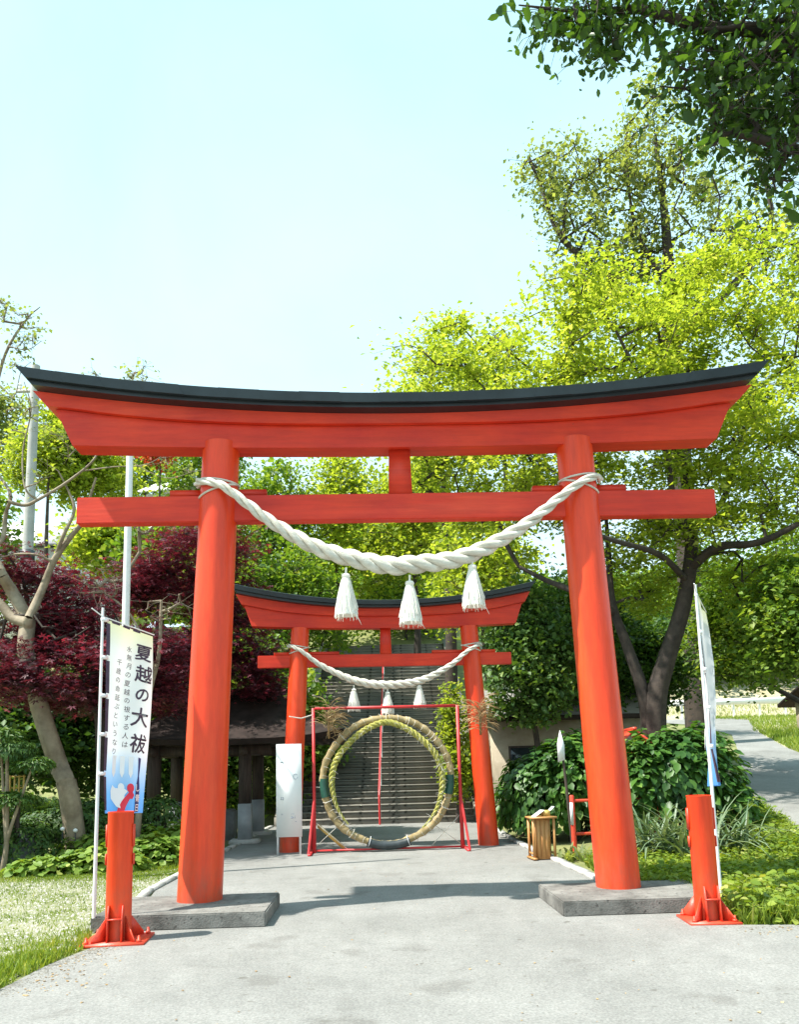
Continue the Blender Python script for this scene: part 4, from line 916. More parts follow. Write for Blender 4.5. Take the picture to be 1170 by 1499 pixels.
def zone(y, x, yy):  # photo-pixel guide -> a point of the place at distance y (worked out once from the camera's height and lens)
    d = _fw + _RR*((x-585)/1142) - _UU*((yy-954)/1142)
    return np.array([0, 0, 1.5]) + np.array(d)*(y/d.y)

# ------------------------------------------------------------------ trees
g0 = np.random.default_rng(5)
# A. the big lime-green tree right of the path, twin dark trunks
def Z(x, yy, y): return tuple(zone(y, x, yy))
bx, by = Z(955, 1050, 16)[0], 16.0; bz = hz(bx, by)-0.1
tr = [([(bx, by, bz), Z(960, 1040, 16), Z(975, 970, 16), Z(1000, 890, 16), Z(1012, 815, 15.8), Z(1010, 760, 15.8), Z(1000, 680, 16), Z(985, 600, 16)], 0.25, 0.05),
      ([(bx-0.1, by, bz+0.4), Z(945, 1030, 16.1), Z(920, 950, 16.3), Z(897, 885, 16.4), Z(892, 820, 16.5), Z(888, 760, 16.5)], 0.16, 0.04),
      ([Z(1008, 835, 15.9), Z(1050, 802, 15.2), Z(1110, 795, 14.4), Z(1175, 765, 13.8)], 0.11, 0.05),
      ([Z(1006, 850, 15.9), Z(965, 812, 15.0), Z(900, 792, 14.2), Z(840, 770, 13.6)], 0.075, 0.03),
      ([Z(1012, 770, 15.8), Z(1058, 735, 16.4), Z(1080, 660, 16.6), Z(1120, 560, 17)], 0.09, 0.03),
      ([Z(1012, 800, 15.8), Z(985, 720, 15), Z(975, 660, 14.8), Z(930, 620, 14.5)], 0.08, 0.03),
      ([Z(900, 900, 16.4), Z(850, 870, 16), Z(800, 850, 16.4), Z(760, 830, 16.6)], 0.10, 0.04),
      ([Z(1003, 690, 16), Z(940, 560, 15), Z(900, 480, 15)], 0.06, 0.025)]
at = []
for (px, py, y, r, n) in [(700, 560, 17, (2.6, 2, 1.2), 26), (780, 620, 16, (2.3, 2, 1.6), 34), (880, 520, 15.5, (2.2, 2.4, 1.9), 46), (980, 470, 16, (2.2, 2.4, 1.6), 44), (1080, 470, 16, (2.0, 2.4, 1.8), 40), (1150, 600, 16, (2, 2.4, 2), 40),
                          (930, 640, 15, (2.3, 2.2, 1.4), 34), (1050, 640, 15.5, (2.2, 2, 1.4), 34), (640, 640, 18, (2.0, 1.8, 1.0), 20), (700, 700, 17.5, (1.8, 1.8, 1.2), 24), (800, 760, 17, (1.6, 1.6, 0.8), 20), (960, 770, 15.5, (2.0, 2.0, .7), 24), (1100, 740, 15, (2.0, 1.6, .9), 26), (1120, 850, 15.6, (1.2, 1.2, .6), 12), (950, 860, 17.2, (1.6, 1.2, .8), 18)]:
    at.append(blob(Z(px, py, y), r, n, g0))
at = np.concatenate(at); at = at[at[:, 1] > 11.8]
def keepA(p):
    behind = (p[:, 1] > 15.6) | (p[:, 2] > 5.7) | (p[:, 0] > 3.2)
    return behind & (p[:, 1] > 10.5)
make_tree('lime_leaved_tree', 'spreading tree with twin dark trunks and bright lime-green crown right of the near torii', 'tree', (bx, by, bz), tr, at, L_LIME, 0.12, 150, 0.31, BARKD, seed=3, keep=keepA, droop=0.3, flat=0.5, width=0.30, upb=0.9)
# B. tall sparse trees behind it
def tall(name, label, y, xs_, blobs, mat, size, per, spread, seed, bark=BARKD, tip=0.012, trunks=None, group=None, upb=0.5, flat=1.0, keep=None, kind='leaf', cat='tree', droop=0.3):
    g = np.random.default_rng(seed); at = np.concatenate([blob(Z(px, py, yy), r, n, g) for px, py, yy, r, n in blobs])
    return make_tree(name, label, cat, (trunks[0][0][0][0], trunks[0][0][0][1], trunks[0][0][0][2]), trunks, at, mat, size, per, spread, bark, seed=seed, tip=tip, group=group, upb=upb, flat=flat, keep=keep, kind=kind, step=0.6, droop=droop)
y = 26; x0 = Z(1010, 900, y)[0]
tall('tall_poplar', 'tall airy grey-green poplar with open upright limbs against the sky', y, None,
     [(790, 250, 26, (1.0, 1, 1.5), 12), (850, 240, 26, (0.9, 1, 1.3), 11), (820, 330, 26, (1.0, 1, 1.3), 12), (950, 180, 26, (1.2, 1.4, 2.0), 16), (930, 270, 26, (1.6, 1.6, 1.7), 22), (1000, 270, 25, (1.8, 1.8, 1.8), 26), (900, 360, 26, (2.0, 2, 1.7), 34), (1000, 360, 26, (2.4, 2, 1.4), 34), (860, 420, 26, (1.4, 1.5, 1.2), 16), (1080, 180, 27, (1.5, 1.5, 2), 16), (1100, 330, 27, (1.7, 1.5, 2), 18), (1160, 380, 27, (1.5, 1.5, 2), 16)],
     L_PALE, 0.16, 70, 0.36, 21, trunks=[([(x0, y, hz(x0, y)-0.2), Z(1000, 700, y), Z(985, 480, y), Z(975, 330, y), Z(960, 200, y)], 0.45, 0.06), ([Z(985, 480, y), Z(900, 410, y), Z(825, 352, y), Z(795, 280, y), Z(775, 230, y)], 0.17, 0.03), ([Z(825, 352, y), Z(830, 290, y), Z(850, 240, y)], 0.08, 0.02), ([Z(990, 500, y), Z(1090, 400, y), Z(1130, 320, 27), Z(1110, 230, 27)], 0.2, 0.05), ([Z(978, 420, y), Z(930, 330, y), Z(915, 200, y)], 0.1, 0.03)])
# C. trees along the hill behind the stairs
def simple_tree(name, label, px, pyb, ptop, y, rx, mat, size, per, spread, seed, n=50, group='trees on the hill behind the gates', bark=BARKD, lean=0, shape=1.0, kind='leaf', cat='tree', upb=0.5, keep=None, ry=None, low=0.25):
    """pyb: pixel row of the lowest leaves, ptop of the top"""
    top = np.array(Z(px, ptop, y)); x = top[0]; zb = hz(x-lean, y); zl = Z(px, pyb, y)[2]
    g = np.random.default_rng(seed); c = (x, y, (zl+top[2])/2); h = (top[2]-zl)/2
    v = g.normal(size=(n, 3)); v /= np.linalg.norm(v, axis=1, keepdims=True); v *= g.random((n, 1))**(1/2.5)
    wz = 1-shape*0.5*(v[:, 2:3]+1)*0.6
    at = np.array(c)+v*np.array([rx, ry or rx, h])*np.concatenate([wz, wz, np.ones_like(wz)], 1)
    mid = zb+(top[2]-zb)*0.5
    tr_ = [([(x-lean, y, zb-0.2), (x-lean*0.5+0.1, y, (zb+mid)/2), (x, y, mid), (x, y, top[2]-h*0.35)], 0.024*(top[2]-zb)**0.9, 0.02)]
    return make_tree(name, label, cat, (x-lean, y, zb-0.2), tr_, at, mat, size, per, spread, bark, seed=seed, group=group, step=0.55, tip=0.008, kind=kind, upb=upb, flat=0.6, keep=keep)
simple_tree('broadleaf_tree', 'bright green rounded tree seen under the near torii lintel at left of the strut', 400, 900, 660, 30, 2.4, L_MID, 0.19, 130, 0.5, 31, 70)
simple_tree('broadleaf_tree', 'yellow-green leafy tree filling the gap left of the near torii strut', 490, 900, 660, 33, 3.2, L_LIME, 0.2, 120, 0.55, 32, 80)
simple_tree('broadleaf_tree', 'pale lime tree topping the far torii roof at the centre', 600, 880, 640, 31, 3.0, L_LIME, 0.2, 120, 0.55, 33, 80)
simple_tree('broadleaf_tree', 'lime tree with thin open top showing above the black roof at centre', 640, 760, 450, 28, 2.6, L_LIME, 0.17, 70, 0.5, 34, 70)
simple_tree('broadleaf_tree', 'slender lime tree rising above the black roof left of the tall poplar', 730, 760, 470, 27, 2.3, L_LIME, 0.17, 80, 0.5, 35, 60)
simple_tree('broadleaf_tree', 'mid green tree just left of the far torii roof', 350, 960, 740, 25, 2.4, L_MID, 0.18, 130, 0.45, 36, 60)
simple_tree('broadleaf_tree', 'leafy tree behind the far torii rope, dark under its crown', 440, 960, 790, 26, 2.2, L_MID, 0.17, 120, 0.45, 37, 50)
simple_tree('broadleaf_tree', 'lime tree right of the stairs under the near rope', 700, 930, 750, 24.5, 2.3, L_LIME, 0.17, 130, 0.45, 38, 60)
simple_tree('broadleaf_tree', 'green tree arching over the top of the stairs', 590, 958, 800, 36, 3.4, L_MID, 0.2, 120, 0.5, 39, 60)
simple_tree('dark_conifer', 'dark drooping conifer right of the far torii', 770, 1060, 850, 18.6, 1.25, L_CONI, 0.14, 230, 0.33, 40, 60, group='dark evergreens right of the far torii', upb=0.2)
simple_tree('dark_conifer', 'dark dense evergreen between the far torii and the lime tree trunks', 850, 1060, 830, 20.5, 1.9, L_DARK, 0.14, 240, 0.36, 41, 80, group='dark evergreens right of the far torii')
simple_tree('dark_conifer', 'dark evergreen behind the twin trunks of the lime tree', 930, 1040, 900, 21.5, 1.7, L_DARK, 0.14, 220, 0.36, 42, 60, group='dark evergreens right of the far torii')
simple_tree('bamboo_shrub', 'bright yellow-green feathery shrub at the right edge of the stairs', 662, 1170, 1000, 20.4, 0.38, L_LIME, 0.10, 110, 0.17, 43, 34, group=None, cat='shrub')
simple_tree('stairside_shrub', 'darker green shrub right of the stairs behind the small white sign', 700, 1190, 1020, 21.3, 0.6, L_DARK, 0.10, 170, 0.2, 44, 30, group=None, cat='shrub')
simple_tree('bright_side_tree', 'bright green leafy tree at the right edge over the side road', 1170, 990, 800, 14.6, 1.35, L_MID, 0.13, 260, 0.30, 45, 62, group='leafy trees beside the side road', keep=lambda p: p[:, 1] > 12.5)
simple_tree('bright_side_tree', 'fresh green tree between the right banner and the edge tree', 1090, 998, 830, 19, 1.9, L_MID, 0.13, 250, 0.35, 46, 66, group='leafy trees beside the side road', lean=-3.2)
for i, (px, py, pt, y, rx) in enumerate([(980, 1010, 900, 44, 4), (1060, 1012, 890, 46, 4.5), (1150, 1012, 860, 44, 5), (1000, 1012, 760, 50, 5), (1130, 1000, 740, 50, 5)]):
    simple_tree('roadside_tree', ['dark tree beyond the left end of the guard rail', 'dark tree right behind the middle of the guard rail', 'dark tree beyond the right end of the guard rail', 'tall green tree far behind the left end of the guard rail', 'tall green tree far behind the right banner top'][i], px, py, pt, y, rx, L_DARK if i < 3 else L_MID, 0.3, 110, 0.7, 60+i, 50, group='trees beyond the guard rail')
# left hill
for i, (px, py, pt, y, rx, m_, lab) in enumerate([
        (-10, 720, 565, 60, 5.0, L_PALE, 'hazy grey-green tree on the hill at the far left edge'),
        (75, 720, 600, 42, 3.2, L_LIME, 'yellow-green tree on the hill left of the kasagi tip'),
        (140, 740, 640, 44, 3.4, L_LIME, 'yellow-green tree on the hill under the left kasagi tip'),
        (120, 730, 590, 62, 5.0, L_MID, 'green tree higher up the left hill'),
        (215, 740, 600, 60, 4.5, L_MID, 'green tree on the hill behind the white pole'),
        (300, 760, 600, 52, 4.0, L_MID, 'green tree on the hill behind the left pillar of the near torii'),
        (170, 840, 765, 27, 2.0, L_LIME, 'low lime-green tree behind the purple maples'),
        (240, 860, 765, 26, 2.0, L_MID, 'low green tree behind the purple maples beside the near left pillar'),
        (-30, 900, 700, 30, 2.5, L_MID, 'green tree at the left edge behind the bare tree')]):
    simple_tree('hillside_tree', lab, px, py, pt, y, rx, m_, 0.13+0.0035*y, 90, 0.2+0.009*y, 80+i, 60, group='trees on the left hill')
simple_tree('red_leaf_tree', 'small orange-red tree showing through under the left lintel', 235, 685, 650, 44, 0.9, L_RED, 0.22, 70, 0.35, 95, 14, group=None)
for i, (px, py, pt, y, rx, lab) in enumerate([(20, 1170, 960, 19.5, 1.7, 'dark evergreen at the left edge behind the maples'), (110, 1170, 980, 20.5, 1.7, 'dark evergreen behind the leaning pale trunk'), (200, 1180, 970, 21, 1.7, 'dark evergreen behind the left banner'), (290, 1190, 985, 21.5, 1.5, 'dark evergreen behind the left part of the pavilion'), (375, 1190, 940, 22, 1.3, 'dark evergreen behind the right part of the pavilion'), (430, 1180, 960, 23, 1.0, 'dark evergreen against the left edge of the stairs')]):
    simple_tree('dark_evergreen', lab, px, py, pt, y, rx, L_DARK if i < 4 else L_MID, 0.16, 210, 0.34, 120+i, 60, group='dark evergreens behind the pavilion', shape=0.4)
# wooded hillside mass
g = np.random.default_rng(77); n = 52000
X = g.uniform(-60, 60, n); Y = g.uniform(34, 105, n); Hh = 1.2+3.4*(np.sin(X*0.35+1.3*np.sin(Y*0.21))*np.sin(Y*0.31+X*0.13)*0.5+0.5)
okm = ~((np.abs(X+0.6) < 4) & (Y < 38)) & ~((X > 3) & (Y < 47)) & ~((X < -9) & (Y < 56))
X, Y, Hh = X[okm], Y[okm], Hh[okm]; P = np.stack([X, Y, hgt(X, Y)+Hh*g.uniform(0.35, 1, len(X))**0.5], 1)
V, F, at_ = leaf_mesh(P, 0.75, 'leaf', 0.4, 0.2, 5, 0.45)
tag(link('wooded_hillside', npmesh('wooded_hillside', V, F, False, at_), None, L_MID), 'far wooded hillside of mixed green foliage', None, None, 'stuff')

# D. purple maples at left
def maple(label, blobs, trunks, seed, per=150, size=0.085, keep=None):
    g = np.random.default_rng(seed); at = np.concatenate([blob(Z(px, py, yy), r, n, g) for px, py, yy, r, n in blobs])
    return make_tree('purple_maple', label, 'maple tree', trunks[0][0][0], trunks, at, L_PURP, size, per, 0.30, BARKD, 'maple', 'purple Japanese maples left of the path', seed, 0.007, keep, upb=1.0, droop=0.3, flat=0.35)
xb = Z(150, 1150, 14)[0]
maple('wide purple-leaved maple behind the left banner, crown reaching the left edge',
      [(20, 850, 14, (0.9, 1.2, 0.5), 20), (15, 975, 12.7, (0.45, 0.2, 0.35), 10), (65, 1000, 12.6, (0.35, 0.15, 0.2), 7), (60, 940, 13.8, (1.0, 1.2, 0.6), 28), (110, 900, 14.4, (1.1, 1.2, 0.7), 30), (160, 960, 14, (0.9, 1.2, 0.6), 28), (60, 1010, 13.6, (0.8, 1.0, 0.3), 16), (230, 960, 14.3, (0.8, 1.2, 0.6), 24), (120, 1020, 14.2, (1.0, 1.1, 0.3), 18), (230, 1020, 14.6, (0.7, 1, .3), 14)],
      [([(xb, 14.2, -0.1), Z(148, 1080, 14.2), Z(140, 1000, 14.2), Z(150, 930, 14.2)], 0.13, 0.05), ([Z(142, 1010, 14.2), Z(90, 950, 14), Z(40, 900, 14)], 0.06, 0.02), ([Z(145, 1000, 14.2), Z(200, 960, 14.2), Z(245, 940, 14.3)], 0.06, 0.02)], 101,
      keep=lambda p: (p[:, 1] > 13.3) | ((p[:, 1] > 12.2) & (p[:, 2] < 3.75)))
xb = Z(285, 1150, 17)[0]
maple('taller purple-red maple behind the left pillar of the near torii',
      [(250, 850, 17, (1.1, 1.2, 0.7), 34), (300, 800, 17, (0.9, 1.2, 0.7), 28), (190, 860, 17, (0.8, 1.2, 0.6), 22), (330, 880, 17.5, (0.8, 1.1, 0.8), 26), (300, 940, 17, (1.0, 1.2, 0.7), 30), (375, 960, 17.4, (0.45, .9, 0.6), 18), (390, 1010, 17.4, (0.45, .9, 0.25), 10), (250, 1000, 17, (1.2, 1.2, 0.4), 24)],
      [([(xb, 17.2, -0.1), Z(285, 1080, 17.2), Z(290, 980, 17.2), Z(280, 860, 17.2)], 0.16, 0.05), ([Z(289, 1000, 17.2), Z(340, 930, 17.2), Z(380, 950, 17.4)], 0.06, 0.02), ([Z(286, 960, 17.2), Z(220, 900, 17.1), Z(180, 860, 17)], 0.06, 0.02)], 102, per=160,
      keep=lambda p: p[:, 1] > 15.6)
# E. bare pale tree at the left edge with dark thin twigs
y = 13.1
def ZZ(l, y): return [Z(a, b, y+random.uniform(-.15, .15)) for a, b in l]
tr = [([(Z(118, 1190, y)[0], y, -0.05)]+ZZ([(100, 1160), (85, 1120), (62, 1050), (44, 985), (37, 950), (40, 912)], y), 0.17, 0.125),
      (ZZ([(40, 912), (18, 905), (0, 885), (-30, 860)], y), 0.10, 0.07), (ZZ([(40, 908), (18, 868), (0, 838), (-15, 800), (-30, 760)], y), 0.115, 0.07),
      (ZZ([(42, 905), (62, 862), (78, 822), (100, 790), (120, 765), (128, 740), (140, 700)], y), 0.075, 0.02), (ZZ([(78, 822), (92, 785), (108, 748), (100, 720), (85, 690)], y), 0.04, 0.012),
      (ZZ([(75, 822), (50, 812), (20, 812), (-10, 820)], y), 0.022, 0.01), (ZZ([(-15, 800), (3, 790), (8, 752), (15, 728), (5, 706), (-10, 690)], y), 0.045, 0.02),
      (ZZ([(12, 735), (35, 740), (55, 732), (98, 706), (138, 672), (143, 640), (130, 600)], y), 0.035, 0.010), (ZZ([(120, 690), (165, 684), (215, 680), (255, 655)], y), 0.014, 0.006),
      (ZZ([(143, 655), (180, 670), (240, 700), (285, 690)], y), 0.010, 0.005), (ZZ([(55, 733), (36, 714), (33, 660), (45, 600), (35, 560)], y), 0.02, 0.007),
      (ZZ([(-30, 760), (-25, 650), (-5, 560), (12, 508), (40, 466), (58, 450)], y), 0.05, 0.008), (ZZ([(12, 508), (40, 512), (60, 500)], y), 0.012, 0.004), (ZZ([(-5, 560), (20, 580), (30, 545), (45, 530)], y), 0.012, 0.004), (ZZ([(143, 640), (150, 590), (140, 548)], y), 0.010, 0.004), (ZZ([(143, 650), (190, 600), (208, 560), (206, 540)], y), 0.012, 0.004)]
at = []; g = np.random.default_rng(8)
for (px, py, n, r) in [(10, 470, 8, .30), (40, 470, 6, .22), (20, 520, 8, .3), (45, 500, 5, .2), (0, 440, 5, .2), (208, 548, 6, .16), (190, 555, 3, .1), (138, 548, 3, .06), (20, 600, 8, .4), (60, 620, 6, .35), (100, 650, 6, .3), (0, 660, 8, .35), (230, 670, 4, .25), (280, 690, 3, .15), (70, 700, 5, .3)]:
    at.append(blob(Z(px, py, y), (r, r, r), n, g))
at = np.concatenate(at)
make_tree('bare_pale_tree', 'pale-barked nearly bare tree with a leaning trunk and forked limbs at the left edge', 'tree', tr[0][0][0], tr, at, L_PALE, 0.075, 9, 0.13, BARKL, seed=9, tip=0.004, droop=0.1)
# bare twig spray inside the maples
g = np.random.default_rng(10)
at = np.concatenate([blob(Z(150, 855, 13.3), (0.5, 0.3, 0.3), 26, g), blob(Z(240, 890, 13.4), (0.45, 0.3, 0.3), 16, g), blob(Z(215, 760, 13.4), (0.4, 0.3, 0.35), 12, g)])
make_tree('bare_twiggy_tree', 'small leafless tree with pale twigs among the purple maples', 'tree', (Z(200, 1150, 13.4)[0], 13.4, 0), [([(Z(200, 1150, 13.4)[0], 13.4, 0), Z(215, 1040, 13.4), Z(232, 960, 13.4), Z(236, 880, 13.4)], 0.06, 0.025), ([Z(228, 980, 13.4), Z(190, 900, 13.3), Z(140, 860, 13.3)], 0.03, 0.012)], at, L_PURP, 0.07, 3, 0.18, BARKL, 'maple', seed=12, tip=0.006)

# F. overhanging foreground tree, top right
y = 5.6; y2 = 6.4
tb = (6.9, 6.6, 0)
tr = [([tb, (6.7, 6.5, 2.5), (6.2, 6.3, 5.0), (5.7, 6.2, 7.5), (5.4, 6.2, 9.5)], 0.24, 0.06), ([(6.3, 6.3, 4.8), (4.9, 6.0, 5.9), Z(1100, 200, 5.9), Z(1040, 215, 5.8)], 0.085, 0.012), ([(6.1, 6.3, 5.6), (4.4, 5.9, 6.6), Z(1150, 60, 5.8), Z(1030, 40, 5.7), Z(940, 15, 5.6), Z(860, 18, 5.6), Z(760, 8, 5.6)], 0.09, 0.006), ([(5.9, 6.25, 6.8), (4.2, 5.8, 7.6), (2.6, 5.6, 7.4)], 0.06, 0.012), ([Z(1030, 40, 5.7), Z(960, 20, 5.6), Z(900, 60, 5.6)], 0.014, 0.006)]
at = []
for (px, py, yy, r, n) in [(1150, 60, 5.9, (.55, .6, .5), 40), (1080, 60, 5.8, (.4, .5, .3), 22), (1100, 150, 5.9, (.35, .5, .25), 20), (1160, 180, 6.0, (.35, .5, .4), 28), (1010, 20, 5.7, (.35, .4, .16), 16), (1140, 260, 6, (.2, .4, .12), 9), (1050, 180, 5.8, (.16, .3, .10), 8), (920, 10, 5.6, (.3, .4, .14), 12), (880, 30, 5.6, (.22, .3, .16), 11), (900, 70, 5.6, (.06, .2, .05), 4), (820, 5, 5.6, (.25, .3, .08), 8), (1000, 110, 5.7, (.25, .3, .10), 6), (1060, 110, 5.7, (.2, .3, .12), 9)]:
    at.append(blob(Z(px, py, yy), r, n, g0))
at.append(blob((5.6, 6.4, 8.0), (2.0, 2.0, 1.2), 60, g0)); at = np.concatenate(at)
ov = make_tree('overhanging_tree', 'dark glossy-leaved branches hanging into the top right corner', 'tree', tb, tr, at, L_OVER, 0.072, 32, 0.14, BARKD, 'oval', None, 14, 0.004, upb=0.3, droop=1.1, flat=0.8, step=0.2, width=0.30)
# the biggest separate leaves of its drooping tips, each its own piece
V, F, at_ = leaf_mesh(np.zeros((4, 3)), 0.10, 'oval', 0.0, 0.0, 3, 0.27, tdir=np.array([[1., 0, 0]]*4)*50)
LM = []
for i in range(4):
    me = npmesh('leaf', V[i*7:(i+1)*7], F[:6], False, np.full(6, 0.25+0.2*i)); me.materials.append(L_OVER); LM.append(me)
g = np.random.default_rng(4)
for (px, py, n, sp) in [(745, 8, 8, 9), (775, 22, 14, 11), (820, 30, 16, 12), (860, 50, 22, 16), (895, 80, 16, 11), (850, 30, 18, 18), (930, 40, 20, 18), (1005, 80, 16, 16), (960, 60, 14, 18), (1040, 100, 18, 20), (1060, 200, 20, 20), (1030, 160, 10, 16), (1150, 290, 14, 12)]:
    for i in range(n):
        p = Vector(Z(px+g.normal()*sp, py+g.normal()*sp*0.75, 5.6+g.normal()*0.15))-Vector(tb)
        o = link('leaf', LM[i % 4], ov); o.location = p
        o.rotation_euler = (g.uniform(-0.9, 0.9), R(62)+g.normal()*0.3, g.uniform(0, 6.28)); k = g.uniform(0.75, 1.3); o.scale = (k, k, k)

# ------------------------------------------------------------------ shrubs and ground plants
def shrub(name, label, blobs, mat, size, seed, cat='shrub', group=None, kind='oval', upb=0.7, width=0.34, shell=True, droop=0.5, stems=True, bark=BARKD, trunk='stems'):
    """blobs: (centre, radii, count of leaves); leaves sit mostly on the outside, face outward"""
    g = np.random.default_rng(seed); P = []; O = []
    for c, r, n in blobs:
        v = g.normal(size=(n, 3)); v /= np.linalg.norm(v, axis=1, keepdims=True); v[:, 2] = np.where(v[:, 2] < -0.5, -v[:, 2], v[:, 2])
        k = 1-np.abs(g.normal(size=(n, 1)))*0.16; lump = 1+0.17*np.sin(v[:, :1]*7+seed)*np.cos(v[:, 2:]*6+v[:, 1:2]*5)
        p = np.array(c)+v*np.array(r)*k*lump; P.append(p); O.append(v*1.1)
    P = np.concatenate(P); O = np.concatenate(O); ok = P[:, 2] > hgt(P[:, 0], P[:, 1])+0.02; P, O = P[ok], O[ok]
    c0 = blobs[0][0]; base = (c0[0], c0[1], hz(c0[0], c0[1])); e = empty(name, base, 0, label, cat, group)
    V, F, at = leaf_mesh(P, size, kind, upb, droop, seed, width, outward=O, tdir=O*0.6); link('foliage', npmesh('foliage', V-np.array(base), F, False, at), e, mat)
    if stems:
        A = []; B = []
        for c, r, n in blobs:
            for i in range(14):
                v = g.normal(size=3); v /= np.linalg.norm(v); v[2] = abs(v[2]); A.append((c[0]+g.normal()*0.08, c[1]+g.normal()*0.08, hz(c[0], c[1]))); B.append(np.array(c)+v*np.array(r)*0.9)
        V, F = tubes_np(np.array(A), np.array(B), np.full(len(A), 0.012), np.full(len(A), 0.005), 5); link(trunk, npmesh(trunk, V-np.array(base), F, True), e, bark)
    return e
def G0(px, py): 
    d = _fw + _RR*((px-585)/1142) - _UU*((py-954)/1142); t = -1.5/d.z
    return d.x*t, d.y*t
def H_(x, y, up, r, n): return ((x, y, hz(x, y)+up), r, n)
shrub('hydrangea_bush', 'large dark green broad-leaved bush between the wooden stand and the far torii', [H_(2.75, 15.3, 0.75, (0.95, 0.8, 0.95), 2600), H_(3.2, 15.0, 1.0, (0.8, 0.8, 1.0), 2300), H_(2.45, 16.2, 0.55, (0.6, 0.7, 0.7), 1000), H_(3.5, 15.6, 0.8, (0.7, 0.7, 1.0), 1500)], L_HYD, 0.15, 201, 'bush', 'broad-leaved bushes right of the path')
shrub('hydrangea_bush', 'wide glossy green bush behind the right pillar and right banner', [H_(4.4, 12.9, 0.95, (0.7, 0.7, 0.85), 2000), H_(4.85, 13.0, 0.92, (0.66, 0.7, 0.82), 1900), H_(3.9, 12.8, 0.9, (0.6, 0.6, 0.9), 1500), H_(5.2, 12.8, 0.45, (0.42, 0.5, 0.5), 700)], L_HYD, 0.145, 202, 'bush', 'broad-leaved bushes right of the path')
# strap-leaved clump
def straps(name, label, spots, n, L, mat, seed, cat, w=0.022, group=None):
    g = np.random.default_rng(seed); x0, y0 = spots[0][:2]; z0 = hz(x0, y0); e = empty(name, (x0, y0, z0), 0, label, cat, group)
    for i in range(n):
        sx, sy = spots[i % len(spots)][:2]; a = g.uniform(0, 2*math.pi); l = L*g.uniform(0.6, 1.15); el = g.uniform(0.85, 1.5); bend = g.uniform(0.12, 0.42)
        p = np.array([sx-x0+g.normal()*0.09, sy-y0+g.normal()*0.09, hz(sx, sy)-z0]); V = []; ns = 7
        for k in range(ns):
            t = k/(ns-1); ww = w*(1-t**2.5)*g.uniform(0.9, 1.1); s = np.array([-math.sin(a), math.cos(a), 0])
            V += [p-s*ww, p+np.array([0, 0, -ww*0.5]), p+s*ww]
            p = p+np.array([math.cos(a)*math.cos(el), math.sin(a)*math.cos(el), math.sin(el)])*l/(ns-1); el -= bend
        F = [q for k in range(ns-1) for q in ((k*3, k*3+1, k*3+4, k*3+3), (k*3+1, k*3+2, k*3+5, k*3+4))]
        me = npmesh('leaf', np.array(V), F, True, np.full(len(F), g.random())); link('leaf', me, e, mat)
straps('strap_leaf_clump', 'clump of long arching strap-like leaves between the right pillar and bollard', [(3.75, 11.4), (4.1, 11.6), (3.45, 11.5), (4.35, 11.3), (3.9, 11.1), (4.0, 12.0), (3.6, 11.9)], 290, 1.1, L_STRAP, 211, 'plant')
straps('strap_leaf_clump', 'smaller strap-leaved clump behind the right bollard', [(4.75, 11.2), (4.95, 11.5), (4.6, 11.6)], 60, 0.9, L_STRAP, 212, 'plant')
straps('leafy_weed', 'low leafy weeds under the red fence', [(2.5, 12.2), (2.8, 12.1), (3.1, 12.0), (2.7, 12.5)], 70, 0.28, L_PALE, 213, 'plant', 0.03)
# left garden
shrub('ground_leaves', 'bright yellow-green broad-leaved ground plants behind the left banner pole', [((-4.7, 12.3, 0.08), (0.8, 0.35, 0.30), 900), ((-5.5, 12.1, 0.05), (0.5, 0.3, 0.22), 500), ((-4.1, 12.9, 0.1), (0.7, 0.4, 0.38), 900), ((-5.0, 13.0, 0.15), (0.8, 0.45, 0.38), 700)], L_HOST, 0.12, 221, 'ground plants', stems=False, width=0.42)
shrub('ground_leaves', 'lighter green leafy plants between the left bollard and the near left pillar', [((-3.9, 14.0, 0.15), (0.5, 0.5, 0.45), 700), ((-4.3, 13.6, 0.15), (0.4, 0.4, 0.42), 600)], L_HOST, 0.12, 222, 'ground plants', stems=False, width=0.42)
lj = 'low juniper bushes in the left garden'
for i, (px, y, up, r, lab, mt) in enumerate([
        (95, 13.6, 0.55, (1.0, 0.6, 0.42), 'spreading mid green juniper behind the garden lamps', L_CONI), (30, 13.0, 0.35, (0.8, 0.6, 0.45), 'dark low juniper at the left edge behind the grass', L_DARK),
        (15, 13.8, 0.95, (0.6, 0.5, 0.26), 'flat-topped green juniper cushion at the left edge above the rock', L_CONI), (140, 14.0, 0.75, (0.55, 0.5, 0.3), 'small green juniper tuft right of the leaning trunk', L_CONI),
        (235, 14.6, 0.75, (0.42, 0.4, 0.30), 'rounded olive-green bush beside the left bollard top', L_CONI), (215, 15.3, 0.4, (0.5, 0.4, 0.35), 'dark low bush behind the left bollard', L_DARK), (60, 14.6, 0.6, (1.2, 0.6, 0.5), 'dark spreading bush under the purple maple', L_DARK), (-25, 12.6, 0.6, (0.5, 0.5, 0.5), 'dark green bush cut by the left edge', L_DARK)]):
    x = Z(px, 1150, y)[0]
    shrub('garden_bush', lab, [((x, y, up), r, int(2600*r[0]*(r[2]+.3)/0.6))], mt, 0.085, 230+i, 'bush', lj, 'leaf', upb=0.7, width=0.25, droop=0.1)
